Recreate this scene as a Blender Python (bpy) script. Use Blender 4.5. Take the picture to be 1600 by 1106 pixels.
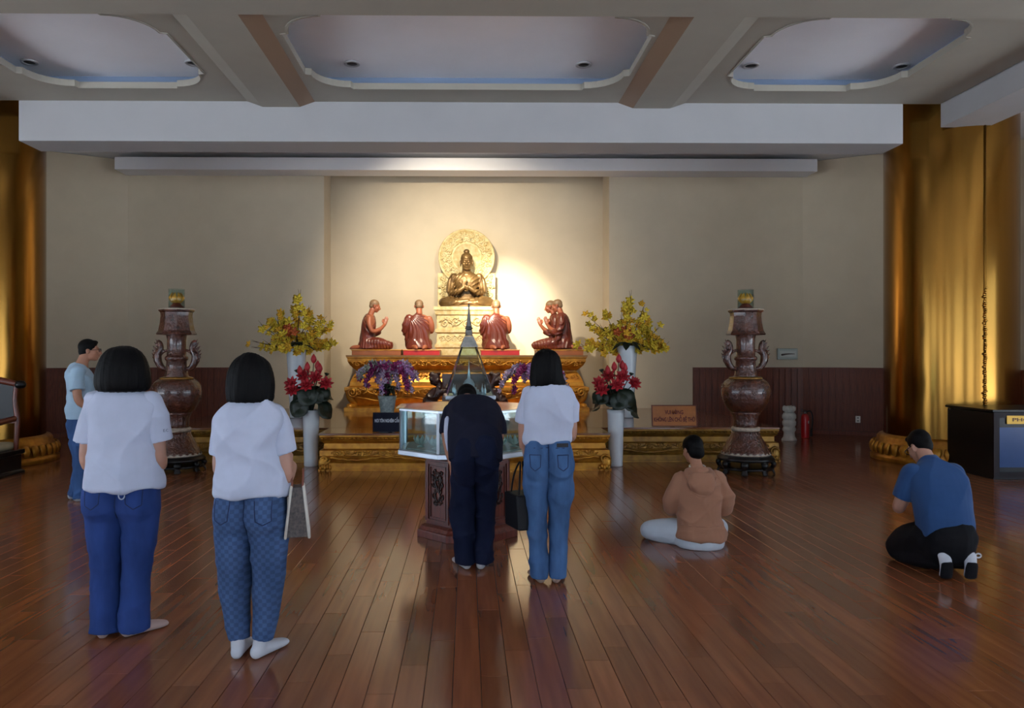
import bpy, bmesh, math, random
import numpy as np
from mathutils import Vector, Matrix, noise
from mathutils.bvhtree import BVHTree
random.seed(7); rng = np.random.default_rng(7)
PI = math.pi
for o in list(bpy.data.objects): bpy.data.objects.remove(o)
scene = bpy.context.scene
C = scene.collection

# ------------------------------------------------------------------ camera
F, CX, CY, YAW, CAMZ = 1180.0, 744.0, 555.0, math.radians(0.7), 1.55
cam_d = bpy.data.cameras.new('camera'); cam = bpy.data.objects.new('camera', cam_d); C.objects.link(cam)
cam.location = (0, 0, CAMZ); cam.rotation_euler = (PI/2, 0, -YAW)
cam_d.sensor_width = 36; cam_d.lens = F/1600*36
cam_d.shift_x = (800-CX)/1600; cam_d.shift_y = (CY-553)/1600
cam_d.clip_start = 0.05; cam_d.clip_end = 200
scene.camera = cam
# ------------------------------------------------------------------ world and light
w = bpy.data.worlds.new('overcast sky'); scene.world = w; w.use_nodes = True
bg = w.node_tree.nodes['Background']; bg.inputs[0].default_value = (0.62, 0.79, 1.0, 1); bg.inputs[1].default_value = 3.6
scene.view_settings.view_transform = 'Standard'; scene.view_settings.look = 'None'
scene.view_settings.exposure = -0.16; scene.view_settings.gamma = 1.0; scene.view_settings.use_curve_mapping = False

sun_d = bpy.data.lights.new('added_midday_sun', 'SUN'); sun_d.energy = 46; sun_d.angle = math.radians(.6); sun_d.color = (1, .98, .95)  # added sun: lights the unseen paving so its bounce brightens the ceiling
sun = bpy.data.objects.new('added_midday_sun', sun_d); C.objects.link(sun); sun.rotation_euler = (math.radians(-18), 0, 0)

def spot(name, loc, target, power, angle, blend=1.0, col=(1, .87, .66), r=.06):
    l = bpy.data.lights.new(name, 'SPOT'); l.energy = power; l.spot_size = math.radians(angle); l.spot_blend = blend
    l.color = col; l.shadow_soft_size = r
    o = bpy.data.objects.new(name, l); C.objects.link(o); o.location = loc
    o.rotation_euler = (Vector(target)-Vector(loc)).to_track_quat('-Z', 'Y').to_euler()
    return o
SPOTS = [((-.95, 11.1, 4.9), (-.05, 15.6, 2.7), 1400, 84), ((-.45, 11.1, 4.9), (.8, 15.6, 2.4), 4700, 28), ((.95, 11.1, 4.9), (.15, 14.6, 1.7), 700, 80)]
for i, (a, b, p, an) in enumerate(SPOTS): spot('altar_spotlight_lamp', a, b, p, an)
# openings of the hall behind and beside the camera: (x0,x1) on the entrance wall, (y0,y1) on the side walls
FRONT_OPEN = [(-9.6, -5.4), (-3.2, 3.2), (5.4, 9.6)]; SIDE_OPEN = [(-9.0, -4.5), (-2.5, 1.2), (2.4, 6.8)]; OPEN_H, SIDE_H = 3.8, 3.2
YB, XS = -10.5, 11.0
def portal(loc, rot, sx, sy):
    l = bpy.data.lights.new('doorway_daylight', 'AREA'); l.shape = 'RECTANGLE'; l.size = sx; l.size_y = sy; l.cycles.is_portal = True
    o = bpy.data.objects.new('doorway_daylight', l); C.objects.link(o); o.location = loc; o.rotation_euler = rot
for a, b in FRONT_OPEN: portal(((a+b)/2, YB-.1, OPEN_H/2), (PI/2, 0, 0), b-a, OPEN_H)
for s in (-1, 1):
    for a, b in SIDE_OPEN: portal((s*(XS+.1), (a+b)/2, SIDE_H/2), (PI/2, 0, s*PI/2), b-a, SIDE_H)

# ------------------------------------------------------------------ pixel -> place helpers
def ray(px, py):
    a, b = (px-CX)/F, -(py-CY)/F
    c, s = math.cos(YAW), math.sin(YAW)
    return Vector((a*c+s, -a*s+c, b))
def at(px, py, y):
    r = ray(px, py); k = y/r.y
    return Vector((r.x*k, y, CAMZ+r.z*k))
def G(px, py, z=0.0):
    r = ray(px, py); k = (z-CAMZ)/r.z
    return Vector((r.x*k, r.y*k, z))

# ------------------------------------------------------------------ materials
def lin(c):
    return tuple(((v/255)/12.92 if v/255 <= .04045 else ((v/255+.055)/1.055)**2.4) for v in c)
MATS = {}
def mat(name, col, rough=.5, metal=0, spec=.5, var=None, bump=None, stretch=(1, 1, 1), coat=0, col2=None, sheen=0, emit=0, coord='Object', sss=0):
    if name in MATS: return MATS[name]
    m = bpy.data.materials.new(name); m.use_nodes = True; MATS[name] = m
    nt = m.node_tree; N = nt.nodes; L = nt.links; b = N['Principled BSDF']
    c = lin(col)
    b.inputs['Base Color'].default_value = (*c, 1); b.inputs['Roughness'].default_value = rough
    b.inputs['Metallic'].default_value = metal; b.inputs['Specular IOR Level'].default_value = spec
    b.inputs['Coat Weight'].default_value = coat; b.inputs['Sheen Weight'].default_value = sheen
    if coat: b.inputs['Coat Roughness'].default_value = .08
    if emit:
        b.inputs['Emission Color'].default_value = (*c, 1); b.inputs['Emission Strength'].default_value = emit
    if var or bump:
        tc = N.new('ShaderNodeTexCoord'); mp = N.new('ShaderNodeMapping'); mp.inputs['Scale'].default_value = stretch
        L.new(tc.outputs[coord], mp.inputs[0])
    if var:
        t = N.new('ShaderNodeTexNoise'); t.inputs['Scale'].default_value = var[0]; t.inputs['Detail'].default_value = 5
        L.new(mp.outputs[0], t.inputs['Vector'])
        r = N.new('ShaderNodeValToRGB'); r.color_ramp.elements[0].position = .3; r.color_ramp.elements[1].position = .7
        c2 = lin(col2) if col2 else tuple(v*(1-var[1]) for v in c)
        r.color_ramp.elements[0].color = (*c2, 1)
        r.color_ramp.elements[1].color = (*(c if col2 else tuple(min(1, v*(1+var[1]*.5)) for v in c)), 1)
        L.new(t.outputs['Fac'], r.inputs[0]); L.new(r.outputs[0], b.inputs['Base Color'])
    if bump:
        t2 = N.new('ShaderNodeTexNoise'); t2.inputs['Scale'].default_value = bump[0]; t2.inputs['Detail'].default_value = 4
        L.new(mp.outputs[0], t2.inputs['Vector'])
        bp = N.new('ShaderNodeBump'); bp.inputs['Strength'].default_value = bump[1]; bp.inputs['Distance'].default_value = bump[2]
        L.new(t2.outputs['Fac'], bp.inputs['Height']); L.new(bp.outputs[0], b.inputs['Normal'])
    return m
def thin_glass(name, tint=(235, 245, 245), refl=.05, rough=.02):
    m = bpy.data.materials.new(name); m.use_nodes = True; MATS[name] = m
    nt = m.node_tree; N = nt.nodes; L = nt.links; N.remove(N['Principled BSDF'])
    tr = N.new('ShaderNodeBsdfTransparent'); tr.inputs[0].default_value = (*lin(tint), 1)
    gl = N.new('ShaderNodeBsdfGlossy'); gl.inputs['Roughness'].default_value = rough
    fr = N.new('ShaderNodeFresnel'); ge = N.new('ShaderNodeNewGeometry'); mr = N.new('ShaderNodeMapRange'); mr.inputs['To Min'].default_value = 1.45; mr.inputs['To Max'].default_value = 1/1.45
    L.new(ge.outputs['Backfacing'], mr.inputs[0]); L.new(mr.outputs[0], fr.inputs[0])
    mx = N.new('ShaderNodeMixShader'); L.new(fr.outputs[0], mx.inputs[0]); L.new(tr.outputs[0], mx.inputs[1]); L.new(gl.outputs[0], mx.inputs[2])
    L.new(mx.outputs[0], N['Material Output'].inputs[0])
    return m

# ------------------------------------------------------------------ mesh helpers
def V(*a): return Vector(a)
class MB:
    def __init__(s): s.v = []; s.f = []; s.sm = []
    def add(s, vs, fs, smooth=False):
        k = len(s.v); s.v.extend(tuple(p) for p in vs); s.f.extend(tuple(i+k for i in f) for f in fs); s.sm.extend([smooth]*len(fs)); return s
    def merge(s, o, M=None):
        s.add([M @ Vector(p) for p in o.v] if M else o.v, o.f); s.sm[-len(o.f):] = o.sm; return s
    def box(s, c, d, R=None, taper=1.0):
        hx, hy, hz = d[0]/2, d[1]/2, d[2]/2
        p = []
        for z in (-1, 1):
            k = taper if z > 0 else 1
            p += [Vector((x*hx*k, y*hy*k, z*hz)) for x, y in ((-1, -1), (1, -1), (1, 1), (-1, 1))]
        if R is not None: p = [R @ q for q in p]
        return s.add([q+Vector(c) for q in p], [(3, 2, 1, 0), (4, 5, 6, 7), (0, 1, 5, 4), (1, 2, 6, 5), (2, 3, 7, 6), (3, 0, 4, 7)])
    def rings(s, rr, smooth=True, caps=True, closed=True):
        n = len(rr[0]); k0 = []; vs = []; fs = []
        for r in rr: k0.append(len(vs)); vs.extend(r)
        for a, b in zip(k0, k0[1:]):
            for i in range(n if closed else n-1):
                j = (i+1) % n; fs.append((a+i, a+j, b+j, b+i))
        if caps:
            for k, rev in ((k0[0], True), (k0[-1], False)):
                c = sum((Vector(p) for p in vs[k:k+n]), Vector())/n; vs.append(c); ci = len(vs)-1
                for i in range(n):
                    j = (i+1) % n; fs.append((ci, k+j, k+i) if rev else (ci, k+i, k+j))
        return s.add(vs, fs, smooth)
    def lathe(s, prof, n=32, c=(0, 0, 0), smooth=True, rot=0, mod=None, sx=1, sy=1):
        rr = []
        for r, z in prof:
            ring = []
            for i in range(n):
                a = rot+2*PI*i/n; q = r*(mod(a, z) if mod else 1)
                ring.append((c[0]+q*math.cos(a)*sx, c[1]+q*math.sin(a)*sy, c[2]+z))
            rr.append(ring)
        s.rings(rr, smooth); s.sm[-2*n:] = [False]*(2*n); return s
    def ell(s, c, r, R=None, n=16, m=10):
        rr = []
        for j in range(1, m):
            t = -PI/2+PI*j/m
            ring = [Vector((r[0]*math.cos(t)*math.cos(2*PI*i/n), r[1]*math.cos(t)*math.sin(2*PI*i/n), r[2]*math.sin(t))) for i in range(n)]
            rr.append([(R @ p if R is not None else p)+Vector(c) for p in ring])
        vs = [p for r_ in rr for p in r_]; fs = []
        for a in range(m-2):
            for i in range(n):
                j = (i+1) % n; fs.append((a*n+i, a*n+j, a*n+n+j, a*n+n+i))
        lo = Vector((0, 0, -r[2])); hi = Vector((0, 0, r[2]))
        vs.append((R @ lo if R is not None else lo)+Vector(c)); vs.append((R @ hi if R is not None else hi)+Vector(c))
        L = len(vs)
        for i in range(n):
            j = (i+1) % n; fs.append((L-2, j, i)); fs.append((L-1, (m-2)*n+i, (m-2)*n+j))
        return s.add(vs, fs, True)
    def limb(s, pts, rad, n=14, ref=None, sub=4, cap=True, smooth=True):
        P = [Vector(p) for p in pts]; Rd = [(r, r) if not isinstance(r, (tuple, list)) else r for r in rad]
        P, Rd = resample(P, Rd, sub)
        T = []
        for i in range(len(P)):
            t = P[min(i+1, len(P)-1)]-P[max(i-1, 0)]
            T.append(t.normalized() if t.length > 1e-9 else Vector((0, 0, 1)))
        if ref is None:
            a = Vector((1, 0, 0)); a = Vector((0, 1, 0)) if abs(T[0].x) > .8 else a
        else: a = Vector(ref)
        fr = []
        for t in T:
            a2 = (Vector(ref) if ref is not None else a); a2 = a2-t*a2.dot(t)
            if a2.length < 1e-6: a2 = t.orthogonal()
            a = a2.normalized(); fr.append((a, t.cross(a)))
        st = []
        if cap:
            for q in (.25, .7): st.append((P[0]-T[0]*Rd[0][1]*math.cos(q*PI/2)*.9, Rd[0], math.sin(q*PI/2), fr[0]))
        for p, r, f in zip(P, Rd, fr): st.append((p, r, 1, f))
        if cap:
            for q in (.7, .25): st.append((P[-1]+T[-1]*Rd[-1][1]*math.cos(q*PI/2)*.9, Rd[-1], math.sin(q*PI/2), fr[-1]))
        rr = [[p+f[0]*(r[0]*k*math.cos(2*PI*i/n))+f[1]*(r[1]*k*math.sin(2*PI*i/n)) for i in range(n)] for p, r, k, f in st]
        return s.rings(rr, smooth)
    def tube(s, pts, r, n=6, sub=1): return s.limb(pts, [r]*len(pts) if not isinstance(r, (list, tuple)) else r, n=n, sub=sub, cap=False)
    def torso(s, rings, n=28, p=2.3, sub=3):
        """rings: (center xyz, half width, half depth) along a spine in the sagittal plane"""
        P, Rd = resample([Vector(r[0]) for r in rings], [(r[1], r[2]) for r in rings], sub)
        rr = []
        for i in range(len(P)):
            t = (P[min(i+1, len(P)-1)]-P[max(i-1, 0)]).normalized(); u = Vector((1, 0, 0)); u = (u-t*u.dot(t)).normalized(); v = t.cross(u)
            ring = []
            for k in range(n):
                a = 2*PI*k/n; ca, sa = math.cos(a), math.sin(a)
                ring.append(P[i]+u*(Rd[i][0]*math.copysign(abs(ca)**(2/p), ca))+v*(Rd[i][1]*math.copysign(abs(sa)**(2/p), sa)))
            rr.append(ring)
        return s.rings(rr)
    def rectprof(s, hx, hy, prof, c=(0, 0, 0)):
        rr = [[(c[0]-hx-o, c[1]-hy-o, c[2]+z), (c[0]+hx+o, c[1]-hy-o, c[2]+z), (c[0]+hx+o, c[1]+hy+o, c[2]+z), (c[0]-hx-o, c[1]+hy+o, c[2]+z)] for o, z in prof]
        return s.rings(rr, smooth=False)
    def prism(s, poly, y0, y1):
        """polygon in x,z extruded along y"""
        n = len(poly)
        return s.add([(x, y0, z) for x, z in poly]+[(x, y1, z) for x, z in poly],
                     [tuple(range(n)), tuple(range(2*n-1, n-1, -1))]+[(i, i+n, (i+1) % n+n, (i+1) % n) for i in range(n)])
    def mesh(s, name='mesh'):
        me = bpy.data.meshes.new(name); me.from_pydata(s.v, [], s.f)
        me.polygons.foreach_set('use_smooth', s.sm); me.update(); return me
def resample(P, Rd, sub):
    if sub <= 1 or len(P) < 3:
        if sub > 1 and len(P) == 2:
            return [P[0].lerp(P[1], i/sub) for i in range(sub+1)], [tuple(a+(b-a)*i/sub for a, b in zip(Rd[0], Rd[1])) for i in range(sub+1)]
        return P, Rd
    oP, oR = [], []
    def cr(a, b, c, d, t): return .5*((2*b)+(c-a)*t+(2*a-5*b+4*c-d)*t*t+(-a+3*b-3*c+d)*t*t*t)
    for i in range(len(P)-1):
        i0, i3 = max(i-1, 0), min(i+2, len(P)-1)
        for k in range(sub):
            t = k/sub
            oP.append(cr(P[i0], P[i], P[i+1], P[i3], t))
            oR.append(tuple(max(.0008, cr(Rd[i0][j], Rd[i][j], Rd[i+1][j], Rd[i3][j], t)) for j in (0, 1)))
    oP.append(P[-1]); oR.append(Rd[-1]); return oP, oR
def obj(name, m, material, parent=None, loc=None, rot=None, bevel=0):
    me = m.mesh(name) if isinstance(m, MB) else m
    o = bpy.data.objects.new(name, me); C.objects.link(o)
    if material is not None:
        me.materials.clear(); me.materials.append(material)
    if parent is not None: o.parent = parent
    if loc is not None: o.location = loc
    if rot is not None: o.rotation_euler = rot
    if bevel:
        b = o.modifiers.new('bevel', 'BEVEL'); b.width = bevel; b.segments = 2; b.limit_method = 'ANGLE'
    return o
def tag(o, label=None, cat=None, group=None, kind=None):
    if label: o['label'] = label
    if cat: o['category'] = cat
    if group: o['group'] = group
    if kind: o['kind'] = kind
    return o
def thing(name, label, cat, loc=(0, 0, 0), rz=0, group=None):
    o = bpy.data.objects.new(name, None); C.objects.link(o); o.location = loc; o.rotation_euler = (0, 0, rz); o.empty_display_size = .1
    return tag(o, label, cat, group)
def dup(root, loc=None, rz=None, label=None, parent=None):
    r = root.copy(); C.objects.link(r)
    if parent is not None: r.parent = parent
    if loc is not None: r.location = loc
    if rz is not None: r.rotation_euler = (0, 0, rz)
    if label: r['label'] = label
    for ch in list(root.children): dup(ch, parent=r)
    return r
_fz = bpy.data.objects
def fuse(mb, voxel=.008, smooth=6, factor=.5):
    me = mb.mesh('fuse'); o = bpy.data.objects.new('fuse', me); C.objects.link(o)
    r = o.modifiers.new('r', 'REMESH'); r.mode = 'VOXEL'; r.voxel_size = voxel; r.use_smooth_shade = True
    if smooth:
        s = o.modifiers.new('s', 'SMOOTH'); s.iterations = smooth; s.factor = factor
    dg = bpy.context.evaluated_depsgraph_get(); out = bpy.data.meshes.new_from_object(o.evaluated_get(dg))
    bpy.data.objects.remove(o); bpy.data.meshes.remove(me)
    out.polygons.foreach_set('use_smooth', [True]*len(out.polygons)); return out
def displace(me, fn):
    n = len(me.vertices); co = np.empty(n*3); no = np.empty(n*3)
    me.vertices.foreach_get('co', co); me.vertices.foreach_get('normal', no)
    co = co.reshape(-1, 3); no = no.reshape(-1, 3)
    co = co+no*fn(co, no)[:, None]; me.vertices.foreach_set('co', co.ravel()); me.update(); return me
def wrinkle(amp, seed=0, freq=18, aniso=(1, 1, 1.6)):
    r = np.random.default_rng(seed); A = r.normal(size=(9, 3))*np.array(aniso); A /= np.linalg.norm(A, axis=1)[:, None]
    ph = r.uniform(0, 6.28, 9); fr = freq*r.uniform(.6, 1.9, 9)
    def fn(co, no):
        wv = co+.02*np.sin(co[:, [1, 2, 0]]*23+seed)+.03*np.sin(co[:, [2, 0, 1]]*9+seed*2)
        d = np.zeros(len(co))
        for k in range(9):
            msk = .5+.5*np.sin(wv @ A[(k+3) % 9]*5.5+ph[(k+5) % 9]*2)
            d += msk**1.5*(1-np.abs(np.sin((wv+.05*np.sin(wv[:, [1, 2, 0]]*7+k)) @ A[k]*fr[k]*.5+ph[k])))**2.5
        return amp*(d-.62)*1.4
    return fn
def ridge_lines(me, lines, r, name, material, parent, axis=(0, 1, 0), lift=.0):
    """thin stitched/raised lines projected on a mesh seen along axis; lines = lists of (x,z)"""
    bm = bmesh.new(); bm.from_mesh(me); bv = BVHTree.FromBMesh(bm); bm.free()
    ax = Vector(axis); out = []
    for ln in lines:
        pts = []
        for (a, b), (c, d) in zip(ln, ln[1:]):
            for k in range(6):
                t = k/6; pts.append((a+(c-a)*t, b+(d-b)*t))
        pts.append(ln[-1]); P = []
        for x, z in pts:
            h = bv.ray_cast(Vector((x, 0, z))-ax*3, ax)
            if h[0] is not None: P.append(h[0]-ax*lift)
        if len(P) > 2:
            m = MB(); m.tube(P, r, n=6); out.append(obj(name, m, material, parent))
    return out
def text_mesh(s, size, depth=.001, align='CENTER', width=None, bold=0.0):
    cu = bpy.data.curves.new('t', 'FONT'); cu.body = s; cu.size = size; cu.extrude = depth; cu.align_x = align; cu.align_y = 'CENTER'; cu.resolution_u = 2; cu.offset = bold
    o = bpy.data.objects.new('t', cu); C.objects.link(o); dg = bpy.context.evaluated_depsgraph_get(); dg.update()
    me = bpy.data.meshes.new_from_object(o.evaluated_get(dg)); bpy.data.objects.remove(o)
    if width:
        xs = [v.co.x for v in me.vertices]; k = width/(max(xs)-min(xs))
        for v in me.vertices: v.co.x *= k
    return me
def spiral(c, r0, turns, n=16, dirn=1, a0=0, y=0):
    return [(c[0]+r0*(1-.85*i/n)*math.cos(a0+dirn*turns*2*PI*i/n), y, c[1]+r0*(1-.85*i/n)*math.sin(a0+dirn*turns*2*PI*i/n)) for i in range(n+1)]
def vine(mb, x0, x1, z0, z1, y, cell, r=.008, seed=0):
    """carved scrollwork in the x,z plane, standing proud towards -y"""
    R = random.Random(seed); L = x1-x0; n = max(1, round(L/cell)); h = (z1-z0); zc = (z0+z1)/2
    mb.tube([(x0+L*i/(n*8), y, zc+.3*h*math.sin(PI*i/8)) for i in range(n*8+1)], r, n=5)
    for i in range(n):
        cx = x0+(i+.5)*L/n; up = 1 if i % 2 == 0 else -1; cw = L/n
        mb.tube(spiral((cx, zc-up*.12*h), min(.36*h, .42*cw), 1.4, 14, up, PI/2*up, y), r*.9, n=5)
        for k in range(4):
            a = R.uniform(0, 2*PI); q = Vector((cx+.42*cw*math.cos(a), y-.002, zc+.36*h*math.sin(a)))
            Rm = Matrix.Rotation(R.uniform(0, PI), 3, 'Y'); mb.ell(q, (.16*cw, r*1.2, .05*cw+.004), Rm, n=6, m=5)
    return mb

# ================================================================== palette
wall_m = mat('cream wall paint', (192, 178, 154), .75, var=(2.5, .05), bump=(90, .05, .002))
white_m = mat('white ceiling paint', (205, 206, 208), .7, var=(2, .04))
beam_m = mat('grey white beam paint', (166, 166, 168), .7, var=(2, .04))
rib_m = mat('beige ceiling rib paint', (156, 151, 140), .7, var=(2, .05))
cove_m = mat('pale blue cove paint', (126, 144, 172), .6, var=(2, .05))
panel_m = mat('coffer panel paint', (232, 232, 238), .4, var=(1.5, .04))
wood_wain = mat('dark red brown wainscot', (106, 50, 27), .4, spec=.3, var=(6, .45), stretch=(14, 14, 1), bump=(40, .08, .002))
gold_paint = mat('carved gold paint', (196, 138, 44), .36, metal=.55, var=(9, .35), bump=(55, .25, .004), col2=(150, 92, 24))
gold_dark = mat('aged ochre gold paint', (158, 116, 42), .4, metal=.45, var=(9, .35), bump=(55, .3, .004), col2=(110, 74, 24))
brass = mat('brushed brass sheet', (156, 112, 50), .19, metal=1, var=(1.2, .15), stretch=(5, 5, .35), bump=(3.5, .012, .004))
brass_dark = mat('dark seam brass', (120, 84, 34), .4, metal=1)
red_wood = mat('polished red brown wood', (108, 50, 38), .3, var=(5, .4), stretch=(9, 9, 1), coat=.2)
dark_wood = mat('dark carved rosewood', (48, 22, 16), .35, var=(8, .4), coat=.2)
black_wood = mat('black lacquered wood', (16, 14, 15), .3, spec=.3, var=(8, .3))
top_wood = mat('glossy platform board', (122, 74, 46), .14, var=(3, .4), stretch=(1, 8, 1), coat=.4)
stone_white = mat('white carved stone', (196, 196, 190), .6, var=(12, .15), bump=(40, .3, .004))
silver = mat('brushed silver metal', (196, 204, 214), .28, metal=.85, var=(4, .15))
glass_m = thin_glass('clear glass pane')
crystal_m = mat('cut crystal', (225, 240, 235), .05, spec=.8); crystal_m.node_tree.nodes['Principled BSDF'].inputs['Transmission Weight'].default_value = .6
porcelain = mat('white porcelain', (205, 212, 218), .18, var=(3, .06), coat=.4)
gilt_stone = mat('pale gilded relief stone', (204, 190, 146), .5, metal=.05, var=(14, .3), bump=(30, .5, .01), col2=(178, 152, 94))
bronze = mat('antique bronze', (122, 94, 54), .42, metal=.5, var=(7, .3), col2=(84, 62, 34))

# ================================================================== the hall
def S(o): return tag(o, kind='structure')
# floor: slab with boards laid on it
PW, PL = .132, .95
f = S(obj('floor', MB().box((0, 2.4, -.03), (22.4, 26.4, .03)), mat('floor slab', (40, 20, 12), .6, var=(3, .2))))
def floor_mat():
    m = bpy.data.materials.new('polished parquet board'); m.use_nodes = True; nt = m.node_tree; N = nt.nodes; L = nt.links; b = N['Principled BSDF']
    at_ = N.new('ShaderNodeAttribute'); at_.attribute_name = 'tint'
    g = N.new('ShaderNodeNewGeometry'); mp = N.new('ShaderNodeMapping'); mp.inputs['Scale'].default_value = (9, .6, 1); L.new(g.outputs['Position'], mp.inputs[0])
    n = N.new('ShaderNodeTexNoise'); n.inputs['Scale'].default_value = 2.2; n.inputs['Detail'].default_value = 2.5; n.inputs['Roughness'].default_value = .45; L.new(mp.outputs[0], n.inputs[0])
    r = N.new('ShaderNodeValToRGB'); r.color_ramp.elements[0].position = .2; r.color_ramp.elements[0].color = (*lin((116, 66, 42)), 1)
    r.color_ramp.elements[1].position = .85; r.color_ramp.elements[1].color = (*lin((146, 88, 55)), 1); L.new(n.outputs['Fac'], r.inputs[0])
    hs = N.new('ShaderNodeHueSaturation'); L.new(r.outputs[0], hs.inputs['Color'])
    mr = N.new('ShaderNodeMapRange'); mr.inputs['To Min'].default_value = .82; mr.inputs['To Max'].default_value = 1.15; L.new(at_.outputs['Fac'], mr.inputs[0]); L.new(mr.outputs[0], hs.inputs['Value'])
    L.new(hs.outputs[0], b.inputs['Base Color'])
    n2 = N.new('ShaderNodeTexNoise'); n2.inputs['Scale'].default_value = 1.3; L.new(g.outputs['Position'], n2.inputs[0])
    m2 = N.new('ShaderNodeMapRange'); m2.inputs['To Min'].default_value = .12; m2.inputs['To Max'].default_value = .2; L.new(n2.outputs['Fac'], m2.inputs[0]); L.new(m2.outputs[0], b.inputs['Roughness'])
    b.inputs['Specular IOR Level'].default_value = .75
    return m
plank_m = floor_mat()
def plank_mb(mb, cx, cy, l):
    hx, hy, e = PW/2-.0009, l/2-.0009, .0016
    return mb.add([(cx+sx*(hx-q), cy+sy*(hy-q), z) for q, z in ((e, 0), (0, -e), (0, -.012)) for sx, sy in ((-1, -1), (1, -1), (1, 1), (-1, 1))],
                  [(0, 1, 2, 3)]+[(a+j, a+(j+1) % 4, a-4+(j+1) % 4, a-4+j) for a in (4, 8) for j in range(4)])
def tint_attr(me, vals):
    a = me.attributes.new('tint', 'FLOAT', 'POINT'); a.data.foreach_set('value', vals)
cells = []
for i in range(-84, 85):
    off = ((i*37) % 7)/7*PL+((i*13) % 3)*.05
    for j in range(-12, 23):
        cx, cy = i*PW, j*PL+off
        if abs(cx) > 11.1 or cy < YB-.2 or cy > 15.5: continue
        v = 0
        if cy > 2.9:
            px = CX+F*(cx/cy-math.tan(YAW)); 
            if -40 < px < 1640: v = 1/cy**3
        cells.append((v, cx, cy, rng.uniform()))
cells.sort(key=lambda q: -q[0])
variants = []
for k in range(8):
    me = plank_mb(MB(), 0, 0, PL).mesh('board'); tint_attr(me, [k/7]*len(me.vertices)); me.materials.append(plank_m); variants.append(me)
for v, cx, cy, t in cells[:300]:
    o = bpy.data.objects.new('board', variants[int(t*7.99)]); C.objects.link(o); o.parent = f; o.location = (cx, cy, 0)
    o.rotation_euler = (rng.normal()*.0009, rng.normal()*.0016, 0)
mb = MB(); tv = []
for v, cx, cy, t in cells[300:]:
    plank_mb(mb, cx, cy, PL); tv += [t]*12
me = mb.mesh('boards'); tint_attr(me, tv); tag(obj('boards', me, plank_m, f), kind='stuff')

# walls (plan view): recessed centre, side panels, canted corners
T = .3
def wall_seg(name, a, b, z0, z1, m=wall_m, t=T):
    a, b = Vector((*a, 0)), Vector((*b, 0)); d = (b-a).normalized(); n = Vector((-d.y, d.x, 0))
    if n.dot(Vector((0, 5, 0))-a) > 0: n = -n
    p = [a, b, b+n*t, a+n*t]
    mb = MB(); mb.add([(q.x, q.y, z0) for q in p]+[(q.x, q.y, z1) for q in p], [(3, 2, 1, 0), (4, 5, 6, 7), (0, 1, 5, 4), (1, 2, 6, 5), (2, 3, 7, 6), (3, 0, 4, 7)])
    return S(obj(name, mb, m))
HC = 2.83
wall_seg('wall_back', (-HC-.3, 15.72), (HC+.3, 15.72), 0, 5.4)
wb1 = MB(); wb1.box((-(HC+6.72)/2, 15.4, 2.7), (6.72-HC, .8, 5.4)); S(obj('wall_back_left', wb1, wall_m))
wb2 = MB(); wb2.box(((HC+6.72)/2, 15.4, 2.7), (6.72-HC, .8, 5.4)); S(obj('wall_back_right', wb2, wall_m))
for s, nm in ((-1, 'left'), (1, 'right')):
    wall_seg('wall_corner_'+nm, (s*6.7, 15.0), (s*8.5, 14.0), 0, 5.4)
    wall_seg('wall_slant_'+nm, (s*8.5, 14.0), (s*9.3, 11.4), 0, 5.4)
    wall_seg('wall_return_'+nm, (s*9.3, 11.4), (s*11.0, 7.5), 0, 5.4)
    w_ = MB(); ys = [YB]+[q for o_ in SIDE_OPEN for q in o_]+[7.6]
    for a, b in zip(ys[0::2], ys[1::2]): w_.box((s*(XS+.15), (a+b)/2, 2.7), (.3, b-a, 5.4))
    for a, b in SIDE_OPEN: w_.box((s*(XS+.15), (a+b)/2, (SIDE_H+5.4)/2), (.3, b-a, 5.4-SIDE_H))
    S(obj('wall_'+nm, w_, wall_m))
w_ = MB(); xs = [-XS-.3]+[q for o_ in FRONT_OPEN for q in o_]+[XS+.3]
for a, b in zip(xs[0::2], xs[1::2]): w_.box(((a+b)/2, YB-.15, 2.7), (b-a, .3, 5.4))
for a, b in FRONT_OPEN: w_.box(((a+b)/2, YB-.15, (OPEN_H+5.4)/2), (b-a, .3, 5.4-OPEN_H))
S(obj('wall_front', w_, wall_m))
S(obj('ground', MB().box((0, 0, -.4), (90, 90, .1)), mat('pale paving outside', (196, 204, 214), .8, var=(1, .1))))
# soffit beam on the back wall
S(obj('trim_1', MB().box((.02, 14.75, 5.22), (13.5, .5, .24)), mat('bright white soffit paint', (222, 222, 226), .7), bevel=.008))
# roof slabs
S(obj('ceiling', MB().box((0, -1.9, 5.2), (22.6, 17.8, .4)), white_m))
S(obj('ceiling_niche', MB().box((0, 13.4, 5.46), (20, 5.6, .1)), white_m))
# coffers
ZC, ZP, YF, YK = 5.0, 5.22, 7.5, 10.3
def opening(x0, x1, y0, y1, n=96, r=.42):
    """outline of a coffer with stepped, quarter-round corners, sampled by angle"""
    pts = []
    st = .07
    for cx, cy, a0 in ((x1, y1, 0), (x0, y1, PI/2), (x0, y0, PI), (x1, y0, 3*PI/2)):
        sx = 1 if cx == x1 else -1; sy = 1 if cy == y1 else -1
        c = Vector((cx-sx*(r+st), cy-sy*(r+st)))
        arc = [(c.x+r*math.cos(a0+PI/2*k/8), c.y+r*math.sin(a0+PI/2*k/8)) for k in range(9)]
        p0 = (cx, arc[0][1]-sy*.02) if a0 in (0, PI) else (arc[0][0]-sx*.02, cy)
        p1 = (arc[-1][0]-sx*.02, cy) if a0 in (0, PI) else (cx, arc[-1][1]-sy*.02)
        pts += [p0]+arc+[p1]
    return pts
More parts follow.
